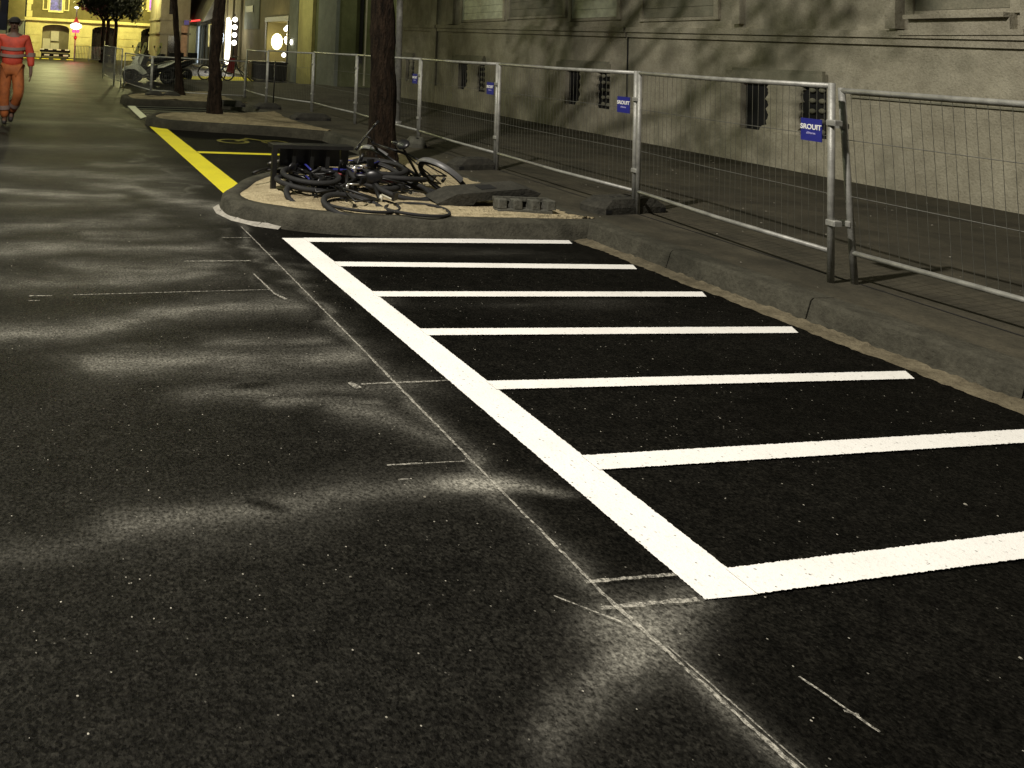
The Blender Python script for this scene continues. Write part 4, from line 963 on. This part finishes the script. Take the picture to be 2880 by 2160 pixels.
sh = thing('shop_building', 'row of lit shop fronts with slatted screens and a dark awning', 'building', (11, 55, 0))
MB().box((10.85, 41.8, -.05), (14, 70, 9)).build('wall', 'beige', sh)
X0 = 10.84
mb = MB()
for y0, y1 in ((42.6, 43.4), (45.6, 46.4)): mb.box((X0 - .03, y0, .3), (X0, y1, 2.9))
each(mb, 'shop_window', 'glassd', sh)
mb = MB(); mb.box((X0 - .06, 44.0, .35), (X0 - .03, 44.55, 2.95)); mb.box((X0 - .06, 44.7, .35), (X0 - .03, 45.35, 3.1)); each(mb, 'lit_shop_window', 'bulb', sh)
mb = MB()
for y0, y1 in ((52.9, 54.1),): mb.box((X0 - .06, y0, .1), (X0 - .03, y1, 2.7))
mb.build('cool_window', 'cool', sh)
mb = MB(); mb.box((X0 - .06, 49.7, 1.3), (X0 - .03, 50.6, 2.8)); mb.box((X0 - .06, 47.6, 1.6), (X0 - .03, 48.3, 2.8)); each(mb, 'warm_window', 'warmglow', sh)
mb = MB(); y = 47
while y < 66: mb.box((X0 - .14, y, 0), (X0 - .06, y + .35, 2.75)); y += 1.15
each(mb, 'screen_slat', 'greywall', sh)
mb = MB(); mb.add([(10.8, 46.6, 3.3), (10.8, 66, 3.3), (9.6, 66, 2.85), (9.6, 46.6, 2.85), (10.8, 46.6, 5.4), (10.8, 66, 5.4), (9.7, 66, 3.1), (9.7, 46.6, 3.1)], [(0, 1, 2, 3), (4, 7, 6, 5), (3, 2, 6, 7), (0, 3, 7, 4), (1, 5, 6, 2)]); aw = mb.build('awning', solid('dark_awning', (.10, .095, .075), .7, 0, .4, 1.5), sh)
MB().box((9.56, 47.6, 2.92), (9.60, 52.2, 3.0)).build('neon_strip', 'redn', aw)
mb = MB()
for y in (41.9, 43.75, 45.4): mb.box((X0 - .1, y, 0), (X0, y + .22, 9))
each(mb, 'pilaster', 'beige', sh)
lamp('shop_light', (9.4, 44.6, 2.4), 130, (1, .95, .82), .3); lamp('shop_light', (9.3, 53.5, 2.0), 90, (.8, .9, 1), .3)
gp = thing('globe_lamp', 'column of four round white globe lamps on a post beside the bright shop', 'lamp', (10.2, 41.3, 0))
MB().tube([(10.25, 41.2, 0), (10.25, 41.2, 3.2)], .04, 8).build('post', 'dark', gp)
for z in (1.62, 2.05, 2.48, 2.90): MB().ball((10.25, 41.1, z), .135, 14, 10).build('globe', 'bulb', gp, True)
g2 = thing('globe_lamp', 'single low globe lamp left of the bright shop window', 'lamp', (9.4, 41.9, 0))
MB().tube([(9.35, 42, 0), (9.35, 42, 1.5)], .03, 8).build('post', 'cream', g2); MB().ball((9.35, 42, 1.6), .15, 14, 10).build('globe', 'bulb', g2, True)

db = thing('doorway_building', 'dim beige building with a glowing yellow shop doorway', 'building', (11, 37, 0))
mb = MB(); mb.box((10.85, 36.9, -.05), (14, 41.78, 9)); mb.box((10.85, 33.42, 2.70), (14, 36.9, 9)); mb.box((10.85, 33.02, -.05), (14, 33.42, 9)); mb.box((10.85, 33.42, -.05), (14, 36.9, .62)); mb.box((12.2, 33.42, .62), (14, 36.9, 2.7)); mb.build('wall', 'beige', db)
mb = MB(); mb.box((10.80, 36.85, .6), (10.86, 37.0, 2.85)); mb.box((10.80, 33.4, .6), (10.86, 33.5, 2.85)); mb.box((10.78, 33.3, 2.72), (10.86, 37.1, 2.95)); mb.build('door_frame', 'dark', db)
MB().box((12.12, 33.5, .64), (12.17, 36.85, 2.68)).build('lit_interior', 'warmglow', db)
mb = MB(); mb.ball((11.15, 36.1, 1.77), (.27, .3, .40), 16, 12); mb.build('glowing_lantern', 'bulby', db, True)
mb = MB()
for y, z in ((34.2, 2.35), (33.9, 2.45), (33.75, 2.1), (34.1, 1.9), (33.95, 1.75), (33.7, 2.5), (34.35, 1.15)): mb.ball((10.97, y, z), .10, 10, 8)
each(mb, 'bulb', 'bulb', db, True)
mb = MB(); mb.box((10.8, 38.3, 2.4), (10.84, 41.2, 4.0)); mb.build('wall_panel', 'greywall', db); mb = MB(); mb.box((10.76, 39.4, 3.3), (10.8, 40.9, 3.65)); mb.build('street_name_plate', solid('slate_plate', (.03, .035, .06), .5), db)
lamp('doorway_light', (10.1, 35.0, 2.0), 60, (1, .85, .4), .3)
gb = thing('grey_green_building', 'building with grey and pale yellow pilasters left of the tree trunk', 'building', (11, 30, 0))
MB().box((10.86, 27.4, -.05), (17, 33.0, 9)).build('wall', 'olive', gb)
for (y0, y1, mt) in ((31.80, 33.0, 'greywall'), (29.95, 31.7, 'paleyel'), (27.34, 29.25, 'greywall')): MB().box((10.72, y0, 0), (10.86, y1, 9)).build('pilaster', mt, gb)
MB().tube([(11.72, 27.3, 1.05), (11.72, 27.3, 8)], .07, 8).build('drainpipe', 'void', gb); MB().tube([(11.9, 27.3, .2), (11.9, 27.3, 8)], .035, 8).build('pale_pipe', 'cream', gb)
MB().ball((10.66, 32.4, 1.75), (.04, .09, .12), 8, 6).build('wall_light', 'bulb', gb, True)
lamp('pilaster_light', (8.6, 30.6, 3.4), 70, (.95, .95, .6), .2)
lamp('alley_fill', (14.0, 24.2, 4.5), 130, (1, 1, .72), .2)  # unseen light added to brighten the olive side wall
# end wall beyond the alley
ew = thing('alley_building', 'dark building at the back of the alley', 'building', (20, 25, 0)); MB().box((18, 20, 0), (19, 30, 9)).build('wall', 'olive', ew)

# small street furniture in front of the shops
bi = thing('litter_bin', 'round topped black litter bin beyond the fence', 'bin', (8.2, 36.6, 0))
MB().tube([(8.2, 36.6, .0), (8.2, 36.6, .62), (8.2, 36.6, .78), (8.2, 36.6, .86)], [.24, .25, .2, .05], 16).build('drum', 'black', bi, True); MB().torus((8.2, 36.6, .66), .25, .02, 20, 6, 'z').build('band', 'galv', bi, True)
wc = thing('waste_container', 'black wheeled container under the lit doorway', 'container', (9.4, 32.6, 0))
MB().bbox((8.9, 32.3, .08), (10.5, 33.0, .78), .04).build('tub', 'black', wc); MB().bbox((8.86, 32.26, .78), (10.54, 33.04, .86), .03).build('lid', 'dark', wc)
mb = MB()
for x in (9.05, 10.35): mb.torus((x, 32.35, .07), .045, .025, 14, 6)
each(mb, 'wheel', 'tyre', wc)
sgn = thing('folding_sign', 'red folding sign on dark splayed legs beyond the fence', 'sign', (7.6, 30.2, 0))
mb = MB(); mb.add([(7.25, 30.1, .42), (7.55, 30.1, .36), (7.58, 30.1, .95), (7.34, 30.1, 1.0), (7.25, 30.13, .42), (7.55, 30.13, .36), (7.58, 30.13, .95), (7.34, 30.13, 1.0)], [(0, 1, 2, 3), (7, 6, 5, 4), (0, 4, 5, 1), (1, 5, 6, 2), (2, 6, 7, 3), (3, 7, 4, 0)]); mb.build('board', 'bikered', sgn)
for p, q in (((7.5, 30.2, .9), (8.1, 30.1, 0)), ((7.6, 30.4, .7), (8.5, 30.6, .02)), ((7.4, 30.2, .9), (7.2, 30.4, 0))): MB().tube([p, q], .022, 6).build('leg', 'dark', sgn)
b2 = Matrix.Translation((7.0, 30.9, 0)) @ Matrix.Rotation(math.radians(12), 4, 'Z')
bicycle('pale blue bicycle parked upright beyond the fence', b2, 'bikeblue', 1, group='parked bicycles by the shops')
b3 = Matrix.Translation((9.3, 36.0, .08)) @ Matrix.Rotation(math.radians(-8), 4, 'Z')
bicycle('dark bicycle parked upright before the lit doorway', b3, 'dark', 2, group='parked bicycles by the shops')

# ---------------------------------------------------------------- the worker
def skin(name, nodes, edges, rootid, mat, parent, sub=1):
    ids = list(nodes); off = parent_world(parent)
    me = bpy.data.meshes.new(name); me.from_pydata([tuple(Vector(nodes[i][0]) - off) for i in ids], [(ids.index(a), ids.index(b_)) for a, b_ in edges], [])
    me.materials.append(M[mat]); o = bpy.data.objects.new(name, me); C.objects.link(o); o.parent = parent
    sk = o.modifiers.new('Skin', 'SKIN'); sk.use_smooth_shade = True
    d = me.skin_vertices[0].data if len(me.skin_vertices) else None
    for k, i in enumerate(ids):
        r_ = nodes[i][1]; r_ = r_ if isinstance(r_, tuple) else (r_, r_); d[k].radius = r_; d[k].use_root = (i == rootid)
    sb_ = o.modifiers.new('Sub', 'SUBSURF'); sb_.levels = sub; sb_.render_levels = sub
    return o
px, py = -.50, 13.15
W_ = lambda x, y, z: (px + x, py + y, z)
pe = thing('person', 'worker in orange high visibility jacket and trousers walking at the left edge', 'person', (px, py, 0))
J = dict(pel=(W_(0, 0, .96), (.15, .11)), wst=(W_(0, 0, 1.10), (.15, .105)), chs=(W_(0, .01, 1.30), (.185, .12)), shd=(W_(0, .015, 1.44), (.13, .09)), nck=(W_(0, .0, 1.53), .058),
         hl=(W_(-.09, 0, .92), .095), kl=(W_(-.10, -.05, .50), .062), al=(W_(-.07, -.02, .10), .042), tl=(W_(-.07, -.16, .05), .04),
         hr=(W_(.09, 0, .92), .095), kr=(W_(.14, -.14, .52), .062), ar=(W_(.03, .10, .19), .042), tr=(W_(.03, .0, .07), .038),
         sl=(W_(-.20, .01, 1.43), .06), el=(W_(-.29, .03, 1.15), .045), wl=(W_(-.31, -.10, .92), .030), sr=(W_(.20, .01, 1.43), .06), er=(W_(.29, .03, 1.15), .045), wr=(W_(.31, -.04, .90), .030),
         head0=(W_(0, -.01, 1.60), (.070, .078)), head1=(W_(0, -.012, 1.68), (.080, .095)), head2=(W_(0, -.005, 1.735), (.062, .075)), pmr=(W_(.315, -.06, .83), (.022, .038)), pml=(W_(-.315, -.13, .85), (.022, .038)))
E_ = [('pel', 'wst'), ('wst', 'chs'), ('chs', 'shd'), ('shd', 'nck'), ('nck', 'head0'), ('head0', 'head1'), ('head1', 'head2'), ('pel', 'hl'), ('hl', 'kl'), ('kl', 'al'), ('al', 'tl'), ('pel', 'hr'), ('hr', 'kr'), ('kr', 'ar'), ('ar', 'tr'),
      ('shd', 'sl'), ('sl', 'el'), ('el', 'wl'), ('wl', 'pml'), ('shd', 'sr'), ('sr', 'er'), ('er', 'wr'), ('wr', 'pmr')]
for s_, pm in ((1, 'pmr'), (-1, 'pml')):
    b_ = Vector(J[pm][0])
    for k, (dy, L) in enumerate(((-.030, .070), (-.010, .080), (.010, .075), (.028, .058))):
        a1 = b_ + Vector((0, dy * .8, -.035)); a2 = a1 + Vector((-s_ * .008, dy * .2, -L * .55)); a3 = a2 + Vector((-s_ * .018, -.006, -L * .45))
        for j, (p, r_) in enumerate(((a1, .009), (a2, .0085), (a3, .007))): J['%s_f%d%d' % (pm, k, j)] = (tuple(p), r_)
        E_ += [(pm, '%s_f%d0' % (pm, k)), ('%s_f%d0' % (pm, k), '%s_f%d1' % (pm, k)), ('%s_f%d1' % (pm, k), '%s_f%d2' % (pm, k))]
    t1 = b_ + Vector((-s_ * .015, -.035, -.005)); t2 = t1 + Vector((-s_ * .012, -.015, -.035))
    J[pm + '_t0'] = (tuple(t1), .011); J[pm + '_t1'] = (tuple(t2), .009); E_ += [(pm, pm + '_t0'), (pm + '_t0', pm + '_t1')]
skin('body', J, E_, 'pel', 'skin', pe, 2)
mb = MB(); hc = W_(0, -.02, 1.66)
mb.ball((hc[0], hc[1] - .085, hc[2] - .01), (.013, .022, .024), 8, 6); mb.ball((hc[0], hc[1] - .070, hc[2] - .055), (.025, .014, .008), 8, 6)
for s_ in (-1, 1): mb.ball((hc[0] + s_ * .032, hc[1] - .072, hc[2] + .02), (.013, .01, .008), 8, 6); mb.ball((hc[0] + s_ * .083, hc[1] + .01, hc[2] - .005), (.010, .018, .030), 8, 6)
mb.build('face_features', 'skin', pe, True)
jk = {k: J[k] for k in ('pel', 'wst', 'chs', 'shd', 'sl', 'el', 'wl', 'sr', 'er', 'wr')}
jk = {k: (p, tuple(r_ + .035 for r_ in rr) if isinstance(rr, tuple) else rr + .032) for k, (p, rr) in jk.items()}
jk['pel'] = (W_(0, 0, .93), (.185, .145)); jk['chs'] = (jk['chs'][0], (.22, .155)); jk['shd'] = (jk['shd'][0], (.17, .12)); jk['wl'] = (W_(-.31, -.08, .97), .055); jk['wr'] = (W_(.31, -.02, .95), .055)
jac = skin('jacket', jk, [('pel', 'wst'), ('wst', 'chs'), ('chs', 'shd'), ('shd', 'sl'), ('sl', 'el'), ('el', 'wl'), ('shd', 'sr'), ('sr', 'er'), ('er', 'wr')], 'pel', 'hivis', pe, 2)
def ring(z, rx, ry, h):
    v = []
    for i in range(24):
        a = 2 * math.pi * i / 24
        for zz in (z, z + h): v.append((px + rx * math.cos(a), py + ry * math.sin(a), zz + .01 * math.cos(2 * a)))
    return v, [(2 * i, 2 * ((i + 1) % 24), 2 * ((i + 1) % 24) + 1, 2 * i + 1) for i in range(24)]
mb = MB()
for z in (1.12, 1.235): mb.add(*ring(z, .212, .150, .05))
for s_ in (-1, 1):
    for t in (.45,):
        c = Vector(J['el' if s_ < 0 else 'er'][0]); mb.tube([c + Vector((0, 0, .05)), c + Vector((0, 0, -.02))], .083, 14, False)
mb.build('reflective_bands', 'reflect', jac)
tr = {k: J[k] for k in ('hl', 'kl', 'hr', 'kr')}
tr = {k: (p, rr + .032) for k, (p, rr) in tr.items()}; tr['pel'] = (J['pel'][0], (.155, .125)); tr['al'] = (W_(-.07, -.03, .10), .072); tr['ar'] = (W_(.035, .09, .19), .070)
trs = skin('trousers', tr, [('pel', 'hl'), ('hl', 'kl'), ('kl', 'al'), ('pel', 'hr'), ('hr', 'kr'), ('kr', 'ar')], 'pel', 'hivis2', pe, 2)
mb = MB()
for a_, b_, t in (('kl', 'al', .45), ('kr', 'ar', .45)):
    p = Vector(tr[a_][0]).lerp(Vector(tr[b_][0]), t); q = Vector(tr[a_][0]).lerp(Vector(tr[b_][0]), t + .17); mb.tube([p, q], .093, 14, False)
mb.build('reflective_bands', 'reflect', trs)
bt = dict(a=(W_(-.07, -.01, .16), .066), b=(W_(-.07, -.02, .055), .055), c=(W_(-.07, -.17, .045), .045)); skin('boot', bt, [('a', 'b'), ('b', 'c')], 'a', 'boot', pe, 1)
bt = dict(a=(W_(.035, .09, .24), .062), b=(W_(.03, .10, .14), .052), c=(W_(.03, -.03, .055), .045)); skin('boot', bt, [('a', 'b'), ('b', 'c')], 'a', 'boot', pe, 1)
mb = MB(); mb.ball((px, py, 1.715), (.098, .108, .075), 16, 10); mb.ball((px, py - .09, 1.70), (.07, .06, .012), 12, 6); mb.build('cap', 'hair', pe, True)
